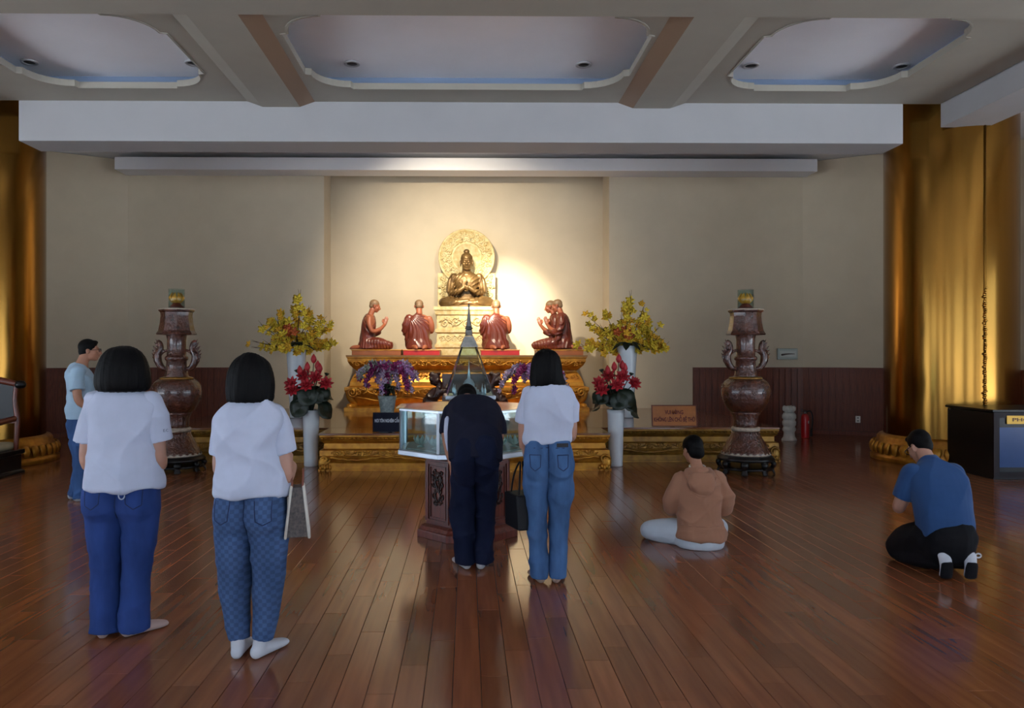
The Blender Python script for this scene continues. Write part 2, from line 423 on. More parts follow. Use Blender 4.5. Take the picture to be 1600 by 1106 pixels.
def coffer(name, X0, X1, x0, x1, y0, y1):
    inner = opening(x0, x1, y0, y1); mb = MB(); cx, cy = (x0+x1)/2, (y0+y1)/2
    outer = []
    for x, y in inner:
        dx, dy = x-cx, y-cy
        k = min(((X1-cx) if dx > 0 else (X0-cx))/dx if abs(dx) > 1e-6 else 1e9, ((YK-cy) if dy > 0 else (YF-cy))/dy if abs(dy) > 1e-6 else 1e9)
        outer.append((cx+dx*k, cy+dy*k))
    n = len(inner)
    # fill the frame exactly with bmesh
    bm = bmesh.new(); iv = [bm.verts.new((x, y, ZC)) for x, y in inner]; ov = [bm.verts.new((x, y, ZC)) for x, y in ((X0, YF), (X1, YF), (X1, YK), (X0, YK))]
    es = [bm.edges.new((iv[i], iv[(i+1) % n])) for i in range(n)]+[bm.edges.new((ov[i], ov[(i+1) % 4])) for i in range(4)]
    bmesh.ops.triangle_fill(bm, use_beauty=True, edges=es)
    bm.verts.ensure_lookup_table(); bm.verts.index_update()
    mb.add([v.co.copy() for v in bm.verts], [tuple(v.index for v in f_.verts) for f_ in bm.faces]); bm.free()
    mb.rings([[(x, y, ZC-.012) for x, y in inner], [(x, y, ZC+.07) for x, y in inner]], smooth=False, caps=False)
    ins = lambda k: [(cx+(x-cx)*(1+k), cy+(y-cy)*(1+k)) for x, y in inner]
    lip = ins(.014)
    mb.rings([[(x, y, ZC-.001) for x, y in lip], [(x, y, ZC-.012) for x, y in lip], [(x, y, ZC-.012) for x, y in inner]], smooth=False, caps=False)
    out = ins(.09)
    mb.rings([[(x, y, ZC+.07) for x, y in inner], [(x, y, ZC+.07) for x, y in out]], smooth=False, caps=False)
    fr = S(obj(name, mb, rib_m))
    a = .22
    bx = (x0-a, x1+a, y0-a, y1+a)
    cv = MB(); q = [(bx[0], bx[2]), (bx[1], bx[2]), (bx[1], bx[3]), (bx[0], bx[3])]
    cv.rings([[(x, y, ZC+.05) for x, y in q], [(x, y, ZP) for x, y in q]], smooth=False, caps=False)
    obj('cove', cv, cove_m, fr)
    obj('coffer_panel', MB().box(((bx[0]+bx[1])/2, (bx[2]+bx[3])/2, ZP+.02), (bx[1]-bx[0]+.02, bx[3]-bx[2]+.02, .04)), panel_m, fr)
    return fr
RX0, RX1 = 2.27, 2.78
coffer('ceiling_coffer', -RX0, RX0, -1.98, 2.0, 7.62, 9.78)
coffer('ceiling_coffer', -6.5, -RX1, -5.5, -3.22, 7.62, 9.78)
coffer('ceiling_coffer', RX1, 6.5, 3.22, 5.45, 7.62, 9.78)
S(obj('ceiling_cap', MB().box((0, 9.2, 5.5), (14, 4.2, .12)), white_m))
for s in (-1, 1):
    rb = MB(); xc = s*(RX0+RX1)/2; w2 = (RX1-RX0)/2
    rb.box((xc, 8.9, 4.965), (2*w2, 2.84, .08)); rib = S(obj('ceiling_rib', rb, rib_m))
    for q in (-1, 1):
        ch = MB(); x0_, x1_ = xc+q*w2, xc+q*(w2+.2); ch.prism([(x0_, 4.927), (x1_, 4.999), (x0_, 4.999)], 7.48, 10.32); obj('chamfer', ch, mat('chamfer with painted warm light', (142, 118, 98), .7) if q*s < 0 else rib_m, rib)  # inner chamfers browner: warm light put into the colour
S(obj('ceiling_crossrib', MB().box((0, 7.0, 4.96), (13.2, 1.0, .08)), rib_m))
S(obj('ceiling_beam', MB().box((-.04, 10.57, 4.73), (12.06, .54, .55)), beam_m, bevel=.006))
for s in (-1, 1): S(obj('ceiling_side_beam', MB().box((s*6.86, 5.4, 4.86), (.64, 9.9, .33)), beam_m, bevel=.006))
for s in (-1, 1): S(obj('ceiling_side', MB().box((s*9.1, 9.6, 5.25), (3.9, 6.2, .36)), white_m))

# round ceiling downlights (switched off)
dl_m = mat('downlight trim', (190, 190, 195), .35, metal=.4); dk_m = mat('dark lamp recess', (30, 28, 28), .4)
wh = ['leftmost coffer, nearer the golden pillar', 'leftmost coffer, nearer the ceiling rib', 'middle coffer, left one', 'middle coffer, right one', 'rightmost coffer, nearer the ceiling rib', 'rightmost coffer, nearer the golden pillar']
for i, (px, py) in enumerate([(46, 91), (302, 94), (550, 96), (912, 98), (1173, 99), (1409, 99)]):
    p = at(px, py, 9.5); t = thing('downlight', 'small round recessed ceiling downlight in the '+wh[i], 'downlight', (p.x, 9.5, ZP), 0, 'recessed ceiling downlights')
    obj('rim', MB().lathe([(.062, 0), (.098, 0), (.105, -.012), (.098, -.022), (.07, -.02), (.062, 0)], 24), dl_m, t)
    obj('lens', MB().lathe([(.064, -.002), (.066, -.012), (.03, -.018), (.004, -.019)], 20), dk_m, t)
# altar spot lamp housings behind the beam
for i, (a, b, p, an) in enumerate(SPOTS):
    d = (Vector(b)-Vector(a)).normalized(); q = d.to_track_quat('Z', 'Y').to_euler()
    t = thing('spotlight', ['left', 'middle', 'right'][i]+' black can spotlight aimed at the altar behind the beam', 'spotlight', Vector(a)-d*.03)
    obj('can', MB().lathe([(.03, -.16), (.07, -.15), (.08, 0), (.075, 0), (.07, -.02), (.02, -.03)], 20), black_wood, t, rot=q)
    obj('bracket', MB().box((0, 0, .3), (.03, .03, .4)), black_wood, t, loc=(0, 0, 0))

# wainscot boards
def wains(n, path):
    root = S(obj(f'trim_{n}', MB(), wood_wain)); mbk = MB(); bw = .116; me = None
    base = MB()
    for a, b in zip(path, path[1:]):
        a, b = Vector(a), Vector(b); L = (b-a).length; d = (b-a)/L; nn = Vector((-d.y, d.x)); 
        if nn.dot(Vector((0, 5))-a) < 0: nn = -nn
        ang = math.atan2(d.y, d.x); R = Matrix.Rotation(ang, 3, 'Z'); mid = (a+b)/2+nn*.012
        mbk.box((mid.x, mid.y, .645), (L, .02, 1.29), R)
        mc = (a+b)/2+nn*.03; mbk.box((mc.x, mc.y, 1.295), (L, .055, .03), R); mbk.box((mc.x, mc.y, .04), (L, .055, .08), R)
        k = int(L/bw)
        for i in range(k):
            p = a+d*((i+.5)*L/k)+nn*.028
            if me is None:
                q = MB(); q.box((0, 0, .68), (bw-.010, .016, 1.19)); me = q.mesh('board'); me.materials.append(wood_wain)
            o = bpy.data.objects.new('board', me); C.objects.link(o); o.parent = root; o.location = (p.x, p.y, rng.uniform(-.001, .001)); o.rotation_euler = (0, 0, ang)
    root.data = mbk.mesh('wainscot'); root.data.materials.append(wood_wain)
wains(2, [(-4.5, 15.0), (-6.7, 15.0), (-8.5, 14.0), (-9.3, 11.4), (-10.3, 9.1)])
wains(3, [(4.5, 15.0), (6.7, 15.0), (8.5, 14.0), (9.3, 11.4), (10.3, 9.1)])

# ================================================================== golden pillars
def pillar(x, y, label, seam_px=None):
    t = thing('golden_pillar', label, 'pillar', (x, y, 0), 0, 'golden pillars'); R = .86
    n = 64
    sh = MB(); sh.rings([[(R*math.cos(2*PI*i/n), R*math.sin(2*PI*i/n), z) for i in range(n)] for z in (.35, 5.35)], True, caps=False); obj('shaft', sh, brass, t)
    # raised vertical seam with crinkled rivet beading below head height
    a = math.radians(-94); px, py = R*math.cos(a), R*math.sin(a)
    sm = MB(); sm.tube([(px, py, .4), (px, py, 5.3)], .016, 8); sm2 = obj('seam', sm, brass_dark, t)
    bd = MB()
    for k in range(56):
        z = .82+k*.03; bd.ell((px*1.008+rng.normal()*.006, py*1.008+rng.normal()*.006, z), (.022*rng.uniform(.7, 1.3),)*2+(.018,), n=6, m=5)
    tag(obj('rivet_beading', bd, mat('polished brass beads', (210, 160, 80), .15, metal=1), sm2), kind='stuff')
    ring = MB(); ring.lathe([(.9, 0), (1.04, 0), (1.04, .06), (1.01, .09), (1.0, .12), (.99, .24), (.95, .28), (.95, .33), (.92, .37), (.85, .38)], n); b = obj('base_ring', ring, gold_paint, t)
    pe = MB()
    pe.limb([(0, -1.005, .255), (0, -1.035, .19), (0, -1.025, .11)], [(.05, .014), (.062, .022), (.035, .016)], n=8, ref=(1, 0, 0), sub=2); pme = pe.mesh('petal'); pme.materials.append(gold_paint)
    for k in range(44):
        o = bpy.data.objects.new('petal', pme); C.objects.link(o); o.parent = b; o.rotation_euler = (0, 0, 2*PI*k/44)
    return t
p = at(1483, 555, 11.1)
pillar(p.x, 11.1, 'tall brass-clad round pillar on the right, with a beaded seam')
pillar(-7.12, 11.1, 'tall brass-clad round pillar at the left edge beside the carved chair')

# ================================================================== altar platform and altar
PZ = .502
plat_prof = [(0, .02), (0.0, .10), (-.02, .12), (0.0, .20), (-.005, .27), (-.05, .29), (-.055, .36), (-.03, .385), (-.01, .40), (-.03, .42), (-.005, .44), (0, .455), (0, .475)]
def platform(name, label, x0, x1, y0, y1, ztop, seed, gm, cat='platform'):
    cx, cy = (x0+x1)/2, (y0+y1)/2
    t = thing(name, label, cat, (cx, cy, 0)); hx, hy = (x1-x0)/2, (y1-y0)/2
    obj('moulded_body', MB().rectprof(hx, hy, plat_prof), gm, t)
    obj('plinth', MB().box((0, 0, .012), (2*hx+.03, 2*hy+.03, .024)), gm, t)
    obj('top_board', MB().box((0, 0, .488), (2*hx+.02, 2*hy+.02, .026)), top_wood, t, bevel=.004)
    tag(obj('scroll_carving', vine(MB(), -hx+.16, hx-.16, .195, .28, -hy-.008, .15, .012, seed), gm, t), kind='stuff')
    L = 2*hx-.3; n = max(4, round(L/.16)); mb = MB()
    mb.tube([(-L/2+L*i/(n*4), -hy-.008, .165+.022*math.cos(2*PI*i/(4*6)+1)+.006*math.sin(i*1.9)) for i in range(n*4+1)], .017, 6)
    obj('wavy_border', mb, gm, t)
    m = int(2*hx/.055); me = MB().ell((0, 0, 0), (.02, .012, .01), n=8, m=6); tag(obj('bead_row', sum_mb([(me, Matrix.Translation((-hx+.03+k*(2*hx-.06)/m, -hy+.0, .43))) for k in range(m+1)]), gm, t), kind='stuff')
    for s in (-1, 1):
        q = MB(); sx = s*(hx-.05)
        for k in range(5): q.ell((sx+s*.03-s*.028*k*1.1, -hy-.012-.01*math.sin(k), .04+.016*(k % 2)), (.022, .035, .04), n=8, m=6)
        q.tube(spiral((sx-s*.02, .15), .07, 1.5, 18, s, 0, -hy-.006), .016, 6); q.ell((sx, -hy+.01, .1), (.07, .04, .1), n=10, m=8)
        obj('corner_foot', q, gm, t)
    return t
def sum_mb(items):
    m = MB()
    for a, M in items: m.merge(a, M)
    return m
platform('altar_platform', 'long gold carved altar platform with brown glossy top along the back wall', -4.5, 4.55, 10.95, 14.96, PZ, 1, gold_dark)
platform('altar_step', 'shorter gold carved platform section jutting out in the middle before the altar', -1.98, 1.93, 10.16, 10.92, PZ, 2, gold_paint)

# altar
ax, ay = .0, 14.75
t = thing('altar', 'wide orange gold carved altar carrying the bronze statue and monks', 'altar', (ax, ay, PZ))
HX, HY = 2.1, .62
aprof = [(.17, 0), (.17, .075), (.14, .09), (.0, .10), (.02, .14), (.08, .24), (.135, .34), (.165, .40), (.165, .455), (.12, .465), (.08, .48), (.07, .55), (.06, .57), (.02, .66), (-.02, .72), (-.04, .74), (-.04, .76), (.0, .79), (.07, .86), (.11, .93), (.115, .99), (.13, 1.0), (.13, 1.03)]
obj('moulded_body', MB().rectprof(HX, HY, aprof), gold_paint, t)
obj('top_board', MB().box((0, 0, 1.035), (2*HX+.28, 2*HY+.28, .03)), mat('altar top edge', (120, 84, 40), .4), t)
tag(obj('lower_scroll_carving', vine(MB(), -HX-.05, HX+.05, .3, .46, -HY-.16, .3, .013, 4), gold_paint, t), kind='stuff')
tag(obj('waist_carving', vine(MB(), -HX, HX, .57, .70, -HY-.04, .24, .009, 5), gold_paint, t), kind='stuff')
tag(obj('cornice_carving', vine(MB(), -HX-.04, HX+.04, .84, .96, -HY-.115, .2, .008, 6), gold_paint, t), kind='stuff')
mb = MB(); mb.tube([(-HX+2*HX*i/96, -HY-.10, .235+.035*math.cos(i*2*PI/24)) for i in range(97)], .018, 6); obj('wavy_border', mb, gold_paint, t)
for s in (-1, 1):
    q = MB(); q.limb([(s*(HX+.1), -HY-.1, .4), (s*(HX+.06), -HY-.08, .25), (s*(HX-.02), -HY-.02, .13), (s*(HX+.08), -HY-.1, .09)], [.06, .07, .05, .07], n=10); q.tube(spiral((s*(HX+.02), .36), .09, 1.6, 18, s, 0, -HY-.165), .018, 6)
    obj('curled_leg', q, gold_paint, t)
# low plinths for the monks
MZ = PZ+1.05
def plinth(px0, px1, y, top_m, face_m, label, h=.105):
    a, b = at(px0, 555, y), at(px1, 555, y); cx = (a.x+b.x)/2; wd = b.x-a.x
    t = thing('statue_plinth', label, 'plinth', (cx, y+.22, MZ), 0, 'low plinths under the monk statues')
    obj('block', MB().box((0, 0, h/2-.008), (wd-.02, .64, h-.016)), face_m, t, bevel=.004)
    obj('top_edge', MB().box((0, 0, h-.01), (wd, .66, .02)), top_m, t, bevel=.004)
    return MZ+h
red_lac = mat('bright red lacquer', (178, 30, 26), .35, var=(5, .2)); org = mat('orange gold edge', (205, 125, 55), .4, metal=.2)
plinth(550, 628, 14.2, gold_paint, mat('brown gold lacquer', (150, 84, 40), .4, var=(5, .3)), 'brown gold plinth under the leftmost monk statue')
plinth(630, 688, 14.2, org, red_lac, 'red plinth with orange edge left of the carved pedestal')
plinth(751, 812, 14.2, org, red_lac, 'red plinth with orange edge right of the carved pedestal')
MT = plinth(838, 911, 14.2, gold_paint, MATS['brown gold lacquer'], 'brown gold plinth under the two monk statues on the right')

# carved pedestal with halo slab
py_ = 15.18
pc = at(729, 555, py_); m1 = py_/F
t = thing('buddha_pedestal', 'cream gilded carved stone pedestal with round halo slab behind the bronze statue', 'pedestal', (pc.x, py_, MZ))
zz = lambda y_, d=py_: CAMZ-(y_-CY)*d/F-MZ
hw = 46*m1
obj('pedestal_base', MB().rectprof(hw, .42, [(.0, 0), (.0, zz(545)), (.03, zz(543)), (.03, zz(538)), (0, zz(536)), (-.02, zz(522)), (.02, zz(520)), (.02, zz(516)), (-.01, zz(514)), (-.01, zz(495)), (.02, zz(493)), (.03, zz(488)), (.05, zz(486)), (.05, zz(481))]), gilt_stone, t)
tag(obj('pedestal_relief', vine(vine(MB(), -hw+.06, hw-.06, zz(513), zz(496), -.425, .2, .012, 8), -hw+.06, hw-.06, zz(535), zz(523), -.418, .12, .009, 9), gilt_stone, t), kind='stuff')
sl = MB(); sl.box((0, .34, (zz(481)+zz(449))/2), (92*m1, .08, zz(449)-zz(481))); obj('lower_slab', sl, gilt_stone, t, bevel=.01)
sl = MB(); sl.box((0, .34, (zz(447.6)+zz(424))/2), (92*m1, .08, zz(424)-zz(447.6))); obj('upper_slab', sl, gilt_stone, t, bevel=.01)
hz = zz(399); hr = 45*m1
hl = MB(); Rx = Matrix.Rotation(PI/2, 4, 'X')
disc = MB().lathe([(.01, -.05), (hr, -.05), (hr, .03), (hr-.012, .045), (hr-.035, .045), (hr-.045, .025), (.30, .02), (.285, .035), (.27, .02), (.01, .02)], 64)
hl.merge(disc, Matrix.Translation((0, .30, hz)) @ Rx); halo = obj('halo_disc', hl, gilt_stone, t)
rl = MB()
for k in range(26):
    for q, (r_, s_) in enumerate(((.365, .06), (.465, .055))):
        a = 2*PI*(k+.5*q)/26; rl.tube(spiral((r_*math.cos(a), hz+r_*math.sin(a)), s_, 1.3, 10, 1 if (k+q) % 2 else -1, a, .272), .017, 5)
        rl.ell((r_*math.cos(a+.09), .275, hz+r_*math.sin(a+.09)), (.03, .014, .016), Matrix.Rotation(-a, 3, 'Y'), n=6, m=5)
for s in (-1, 1):
    for k in range(9): rl.tube(spiral((s*(.44+.05*(k % 2)), zz(478)+.085*k), .06, 1.3, 10, s, k, .292), .018, 5)
tag(obj('halo_relief', rl, gilt_stone, halo), kind='stuff')
SEAT_Z = MZ+zz(481)

# ================================================================== figures
skin_m = mat('skin', (180, 134, 114), .5, var=(20, .06))
skin2_m = mat('tanned skin', (170, 118, 92), .5, var=(20, .06))
hair_m = mat('black hair', (4, 3, 4), .6, spec=.14, var=(6, .3), stretch=(30, 30, 2), bump=(8, .4, .004))
HEAD = [('e', (0, -.012, .033), (.074, .095, .084)), ('e', (0, .028, -.03), (.061, .066, .083)), ('e', (0, .05, -.09), (.036, .036, .026)), ('e', (0, .012, -.075), (.054, .05, .035))]
def head(mb, c, R, s=.95, face=True, ear=1.0):
    c = Vector(c)
    def tp(p): return c+R @ (Vector(p)*s)
    def el(p, r): mb.ell(tp(p), tuple(v*s for v in r), R, n=18, m=12)
    for _, p, r in HEAD: el(p, r)
    mb.limb([tp((0, .09, .012)), tp((0, .104, -.012)), tp((0, .114, -.034))], [.009*s, .011*s, .0145*s], n=8)
    el((0, .098, -.04), (.019, .013, .009)); el((0, .083, .024), (.05, .012, .009))
    for x in (-1, 1):
        el((x*.03, .080, .001), (.0155, .012, .009)); el((x*.036, .062, -.03), (.025, .024, .02))
        el((x*.077, -.004, -.012*ear), (.010, .019, .031*ear)); el((x*.082, -.01, 0), (.008, .014, .018))
    el((0, .0925, -.060), (.022, .010, .006)); el((0, .090, -.070), (.018, .010, .007))
def hand(mb, w, d, nrm, side, curl=.35, s=1.0, spread=.0):
    """w wrist, d finger direction, nrm palm normal, side=+1 when thumb lies along d x nrm"""
    w = Vector(w); d = Vector(d).normalized(); nrm = Vector(nrm); nrm = (nrm-d*nrm.dot(d)).normalized(); lat = d.cross(nrm)*side
    mb.limb([w-d*.02*s, w+d*.03*s, w+d*.085*s], [(.026*s, .019*s), (.037*s, .017*s), (.039*s, .012*s)], n=12, ref=lat)
    for off, L in zip((.028, .0095, -.0095, -.028), (.070, .079, .074, .058)):
        b = w+d*.08*s+lat*off*s; p = [b]; dd = d+lat*off*spread*8
        for k, q in enumerate((.45, .32, .23)):
            a = curl*(k+.6); dd = (dd*math.cos(a*.6)+nrm*math.sin(a*.6)).normalized(); p.append(p[-1]+dd*L*q*s)
        mb.limb(p, [.0098*s, .0092*s, .0085*s, .0072*s], n=8, sub=2)
    b = w+d*.022*s+lat*.03*s
    mb.limb([b-lat*.015*s, b+(d*.5+lat*.6).normalized()*.032*s+nrm*.008*s, b+(d*.8+lat*.45).normalized()*.06*s+nrm*.014*s, b+(d+lat*.3).normalized()*.08*s+nrm*.02*s], [.0125*s, .0115*s, .0105*s, .009*s], n=8, sub=2)
def rot(x=0, z=0, y=0): return Matrix.Rotation(math.radians(z), 3, 'Z') @ Matrix.Rotation(math.radians(x), 3, 'X') @ Matrix.Rotation(math.radians(y), 3, 'Y')
def cap_hair(c, R, s=.95, grow=1.06, rings=None):
    """short cropped hair: shell over the skull ending above ears and nape"""
    mb = MB(); c = Vector(c)
    def tp(p): return c+R @ (Vector(p)*s)
    mb.ell(tp((0, -.02, .045)), (.078*s*grow, .093*s*grow, .082*s*grow), R, n=20, m=14)
    mb.ell(tp((0, -.052, -.006)), (.062*s*grow, .06*s*grow, .066*s*grow), R, n=18, m=12)
    mb.ell(tp((0, .045, .088)), (.06*s, .045*s, .026*s), R, n=14, m=8)
    return mb

def flat_floor(me, z=0.0):
    for v in me.vertices:
        if v.co.z < z: v.co.z = z
    return me

# ---- monk statues: one model, five copies
robe_m = mat('glossy maroon painted robe', (104, 46, 34), .3, var=(5, .25), coat=.25)
monk_skin = mat('painted clay skin', (160, 92, 64), .42, var=(8, .15))
monk_hair = mat('shaved scalp paint', (128, 100, 72), .5, var=(10, .15))
def monk_model():
    t = thing('monk_statue', 'x', 'statue', (0, 0, 0), 0, 'kneeling monk statues'); b = MB()
    hc = (0, .10, .80); R = rot(-14)
    head(b, hc, R, .96); b.limb([(0, .06, .74), (0, .03, .66), (0, .0, .58)], [.052, .055, .07])
    b.torso([((0, -.02, .12), .16, .13), ((0, -.03, .25), .155, .115), ((0, -.01, .40), .165, .115), ((0, .0, .52), .18, .11), ((0, .01, .59), .165, .085), ((0, .015, .635), .09, .065)])
    for s in (-1, 1):
        b.limb([(s*.165, 0, .57), (s*.205, .0, .45), (s*.205, .06, .33), (s*.13, .19, .37), (s*.035, .27, .45)], [.055, .05, .042, .038, .028], n=12)
        hand(b, (s*.022, .275, .455), (-s*.08, .35, 1), (-s, 0, 0), -s if False else (1 if s > 0 else -1), .02, 1.0)
        b.limb([(s*.09, -.05, .12), (s*.13, .18, .11), (s*.14, .36, .075)], [.085, .078, .062], n=12)
        b.limb([(s*.14, .36, .06), (s*.12, .08, .05), (s*.09, -.2, .045)], [.055, .055, .04], n=12)
        b.limb([(s*.09, -.2, .045), (s*.07, -.29, .04), (s*.05, -.34, .02)], [.04, .036, .02], n=10)
    obj('body', flat_floor(fuse(b, .0075, 3), .003), monk_skin, t)
    r = MB()
    r.torso([((0, -.03, .02), .215, .19), ((0, -.03, .12), .195, .165), ((0, -.03, .22), .178, .14), ((0, -.02, .34), .180, .128), ((-.012, -.01, .45), .185, .128), ((-.035, .0, .53), .17, .12), ((-.06, .008, .59), .135, .105), ((-.075, .012, .63), .085, .085), ((-.085, .012, .645), .05, .05)])
    r.limb([(-.165, 0, .585), (-.215, -.005, .45), (-.215, .055, .31), (-.14, .17, .33)], [.07, .072, .068, .055], n=14)
    r.limb([(-.2, .02, .33), (-.19, .06, .2), (-.17, .09, .1)], [.05, .055, .05])
    for s in (-1, 1):
        r.limb([(s*.09, -.05, .13), (s*.135, .18, .12), (s*.15, .37, .08)], [.105, .094, .072], n=14)
        r.limb([(s*.15, .37, .065), (s*.14, .1, .055), (s*.12, -.1, .055)], [.066, .066, .055], n=12)
    r.ell((0, .2, .07), (.16, .2, .07))
    me = fuse(r, .0085, 3)
    def folds(co, no):
        x, y, z = co.T; rr_ = np.hypot(x+.17, .66-z); ph = 2*(np.arctan2(.66-z, x+.17)*17+2.2*np.sin(rr_*7)+y*6*np.sign(no[:, 1]))
        ph2 = (y*.8+x*.5)*2*PI/.045; up = np.clip((z-.12)/.08, 0, 1); return .0075*np.clip(rr_*4, .3, 1)*up*(1-2*np.abs(np.sin(ph/2)))+.006*(1-up)*(1-2*np.abs(np.sin(ph2/2)))
    displace(me, folds); obj('robe', flat_floor(me, .002), robe_m, t)
    h = MB(); c = Vector(hc)
    for p, r_ in (((0, -.016, .042), (.076, .094, .081)), ((0, -.05, -.005), (.06, .058, .06))): h.ell(c+R @ (Vector(p)*.96), tuple(v*.975 for v in r_), R, n=20, m=14)
    obj('shaved_scalp', fuse(h, .008, 2), monk_hair, t)
    return t
mk = monk_model(); mk.scale = (1.14, 1.04, 1.04)
specs = [(577, 14.45, -82, 'monk statue kneeling in profile at the left end of the altar, facing right'),
         (655, 14.40, 6, 'monk statue kneeling back to viewer on red plinth, left of the pedestal'),
         (776, 14.40, 4, 'monk statue kneeling back to viewer on red plinth, right of the pedestal'),
         (879, 14.32, 76, 'nearer monk statue in profile at the right end, arm under its robe'),
         (868, 14.62, 80, 'farther monk statue in profile, mostly hidden behind the nearer right one')]
for i, (px, y, a, lb) in enumerate(specs):
    p = at(px, 555, y); o = mk if i == 0 else dup(mk); o.location = (p.x, y, MT+.002); o.rotation_euler = (0, 0, math.radians(a)); o['label'] = lb

# ---- bronze seated statue
def buddha():
    t = thing('seated_statue', 'bronze seated statue with hands joined at the chest before the halo', 'statue', (pc.x, py_+.03, SEAT_Z), PI); s = 1.28
    b = MB()
    hc = (0, .03, .72); R = rot(-3)
    head(b, hc, R, 1.2, ear=1.5); b.limb([(0, .0, .66), (0, -.01, .58), (0, -.01, .52)], [.07, .072, .1])
    b.torso([((0, -.02, .05), .20, .14), ((0, -.02, .14), .17, .12), ((0, -.01, .26), .165, .115), ((0, -.005, .40), .205, .125), ((0, -.01, .49), .215, .105), ((0, -.01, .535), .15, .085), ((0, -.01, .565), .07, .065)], p=2.2)
    for q in (-1, 1):
        b.limb([(q*.195, -.01, .49), (q*.245, -.01, .37), (q*.245, .05, .245), (q*.13, .17, .25), (q*.04, .2, .31)], [.068, .066, .062, .045, .03], n=14)
        b.limb([(q*.1, .0, .085), (q*.26, .08, .085), (q*.36, .17, .07)], [.1, .095, .075], n=14)
        b.limb([(q*.36, .17, .07), (q*.2, .26, .06), (-q*.02, .28, .055+.03*(q > 0))], [.07, .06, .045], n=14)
        b.limb([(-q*.02, .27, .06+.03*(q > 0)), (-q*.12, .27, .075+.03*(q > 0))], [.04, .03], n=10)
    hand(b, (.05, .2, .33), (-.25, .12, 1), (0, -1, 0), 1, .15, .95); hand(b, (-.06, .19, .29), (1, .15, .25), (0, -1, .3), 1, .4, .95)
    me = fuse(b, .007, 3)
    def folds(co, no):
        x, y, z = co.T; k = np.clip((.56-z)/.05, 0, 1)*np.clip((np.hypot(x, (y-.21)*.9)-.11)/.05, 0, 1)
        ph = (z*.75+x*.7+.9*x*x)*2*PI/.05; arm = (np.abs(x) > .2)&(z > .2); ph = np.where(arm, (np.abs(x)*1.1+z*.25+y*.4)*2*PI/.035, ph)
        low = z < .17; ph = np.where(low, (np.abs(x)*.55+y*.9+z*.5)*2*PI/.06, ph)
        return .0065*k*(1-2*np.abs(np.sin(ph/2)))
    displace(me, folds); o = obj('body', me, bronze, t)
    h = MB(); c = Vector(hc)
    for p, r_ in (((0, -.016, .044), (.078, .096, .082)), ((0, -.05, -.01), (.064, .06, .064)), ((0, -.02, .135), (.04, .04, .034))): h.ell(c+R @ (Vector(p)*1.2), tuple(v*1.2 for v in r_), R, n=20, m=14)
    hm = fuse(h, .006, 2); displace(hm, lambda co, no: .0035*np.sin(co[:, 0]*300)*np.sin(co[:, 1]*300+1)*np.sin(co[:, 2]*300)); obj('curled_hair', hm, bronze, t)
    cu = MB(); cu.lathe([(.3, -.0), (.36, .0), (.38, .012), (.36, .026), (.05, .03)], 40, sx=1.08, sy=.78, c=(0, .1, 0)); obj('seat_mat', cu, bronze, t)
    t.scale = (s,)*3
buddha()

# ---- living people -------------------------------------------------
def cloth(name, col, **k): return mat(name, col, .85, spec=.2, var=(7, .08), bump=(260, .12, .001), sheen=(.1 if sum(col) > 200 else 0), **k)
def denim(name, col, amt=.3): return mat(name, col, .85, spec=.15, var=(9, amt), bump=(420, .2, .001), stretch=(1, 1, .35))
tee_white = cloth('white cotton tee', (188, 195, 216)); tee_blue_pale = cloth('pale blue tee', (160, 186, 206)); tee_navy = cloth('navy tee', (24, 26, 44)); tee_blue = cloth('blue tee', (42, 74, 120))
jean_a = denim('deep blue denim', (46, 70, 130)); jean_c = denim('mid blue washed denim', (72, 104, 148), .4); jean_d = denim('dark indigo trousers', (22, 28, 52)); jean_e = denim('faded blue denim', (62, 92, 140))
sock_white = cloth('white socks', (196, 198, 206)); thread = mat('dark denim seam thread', (24, 40, 80), .8)
def check_denim():
    m = denim('blue denim with woven checker motif', (70, 94, 134)); nt = m.node_tree; N = nt.nodes; L = nt.links; b = N['Principled BSDF']
    src = b.inputs['Base Color'].links[0].from_socket
    tc = N.new('ShaderNodeTexCoord'); mp = N.new('ShaderNodeMapping'); mp.inputs['Rotation'].default_value = (0, 0, 0); L.new(tc.outputs['Object'], mp.inputs[0])
    sx = N.new('ShaderNodeSeparateXYZ'); L.new(mp.outputs[0], sx.inputs[0])
    def wv(sock):
        a = N.new('ShaderNodeMath'); a.operation = 'MULTIPLY'; a.inputs[1].default_value = 2*PI/.042; L.new(sock, a.inputs[0])
        s_ = N.new('ShaderNodeMath'); s_.operation = 'SINE'; L.new(a.outputs[0], s_.inputs[0]); return s_.outputs[0]
    mu = N.new('ShaderNodeMath'); mu.operation = 'MULTIPLY'; L.new(wv(sx.outputs[0]), mu.inputs[0]); L.new(wv(sx.outputs[2]), mu.inputs[1])
    gt = N.new('ShaderNodeMapRange'); gt.inputs['From Min'].default_value = -.15; gt.inputs['From Max'].default_value = .15; gt.inputs['To Min'].default_value = .82; gt.inputs['To Max'].default_value = 1.1; L.new(mu.outputs[0], gt.inputs[0])
    mx = N.new('ShaderNodeVectorMath'); mx.operation = 'SCALE'; L.new(src, mx.inputs[0]); L.new(gt.outputs[0], mx.inputs['Scale']); L.new(mx.outputs[0], b.inputs['Base Color'])
    return m
jean_b = check_denim()

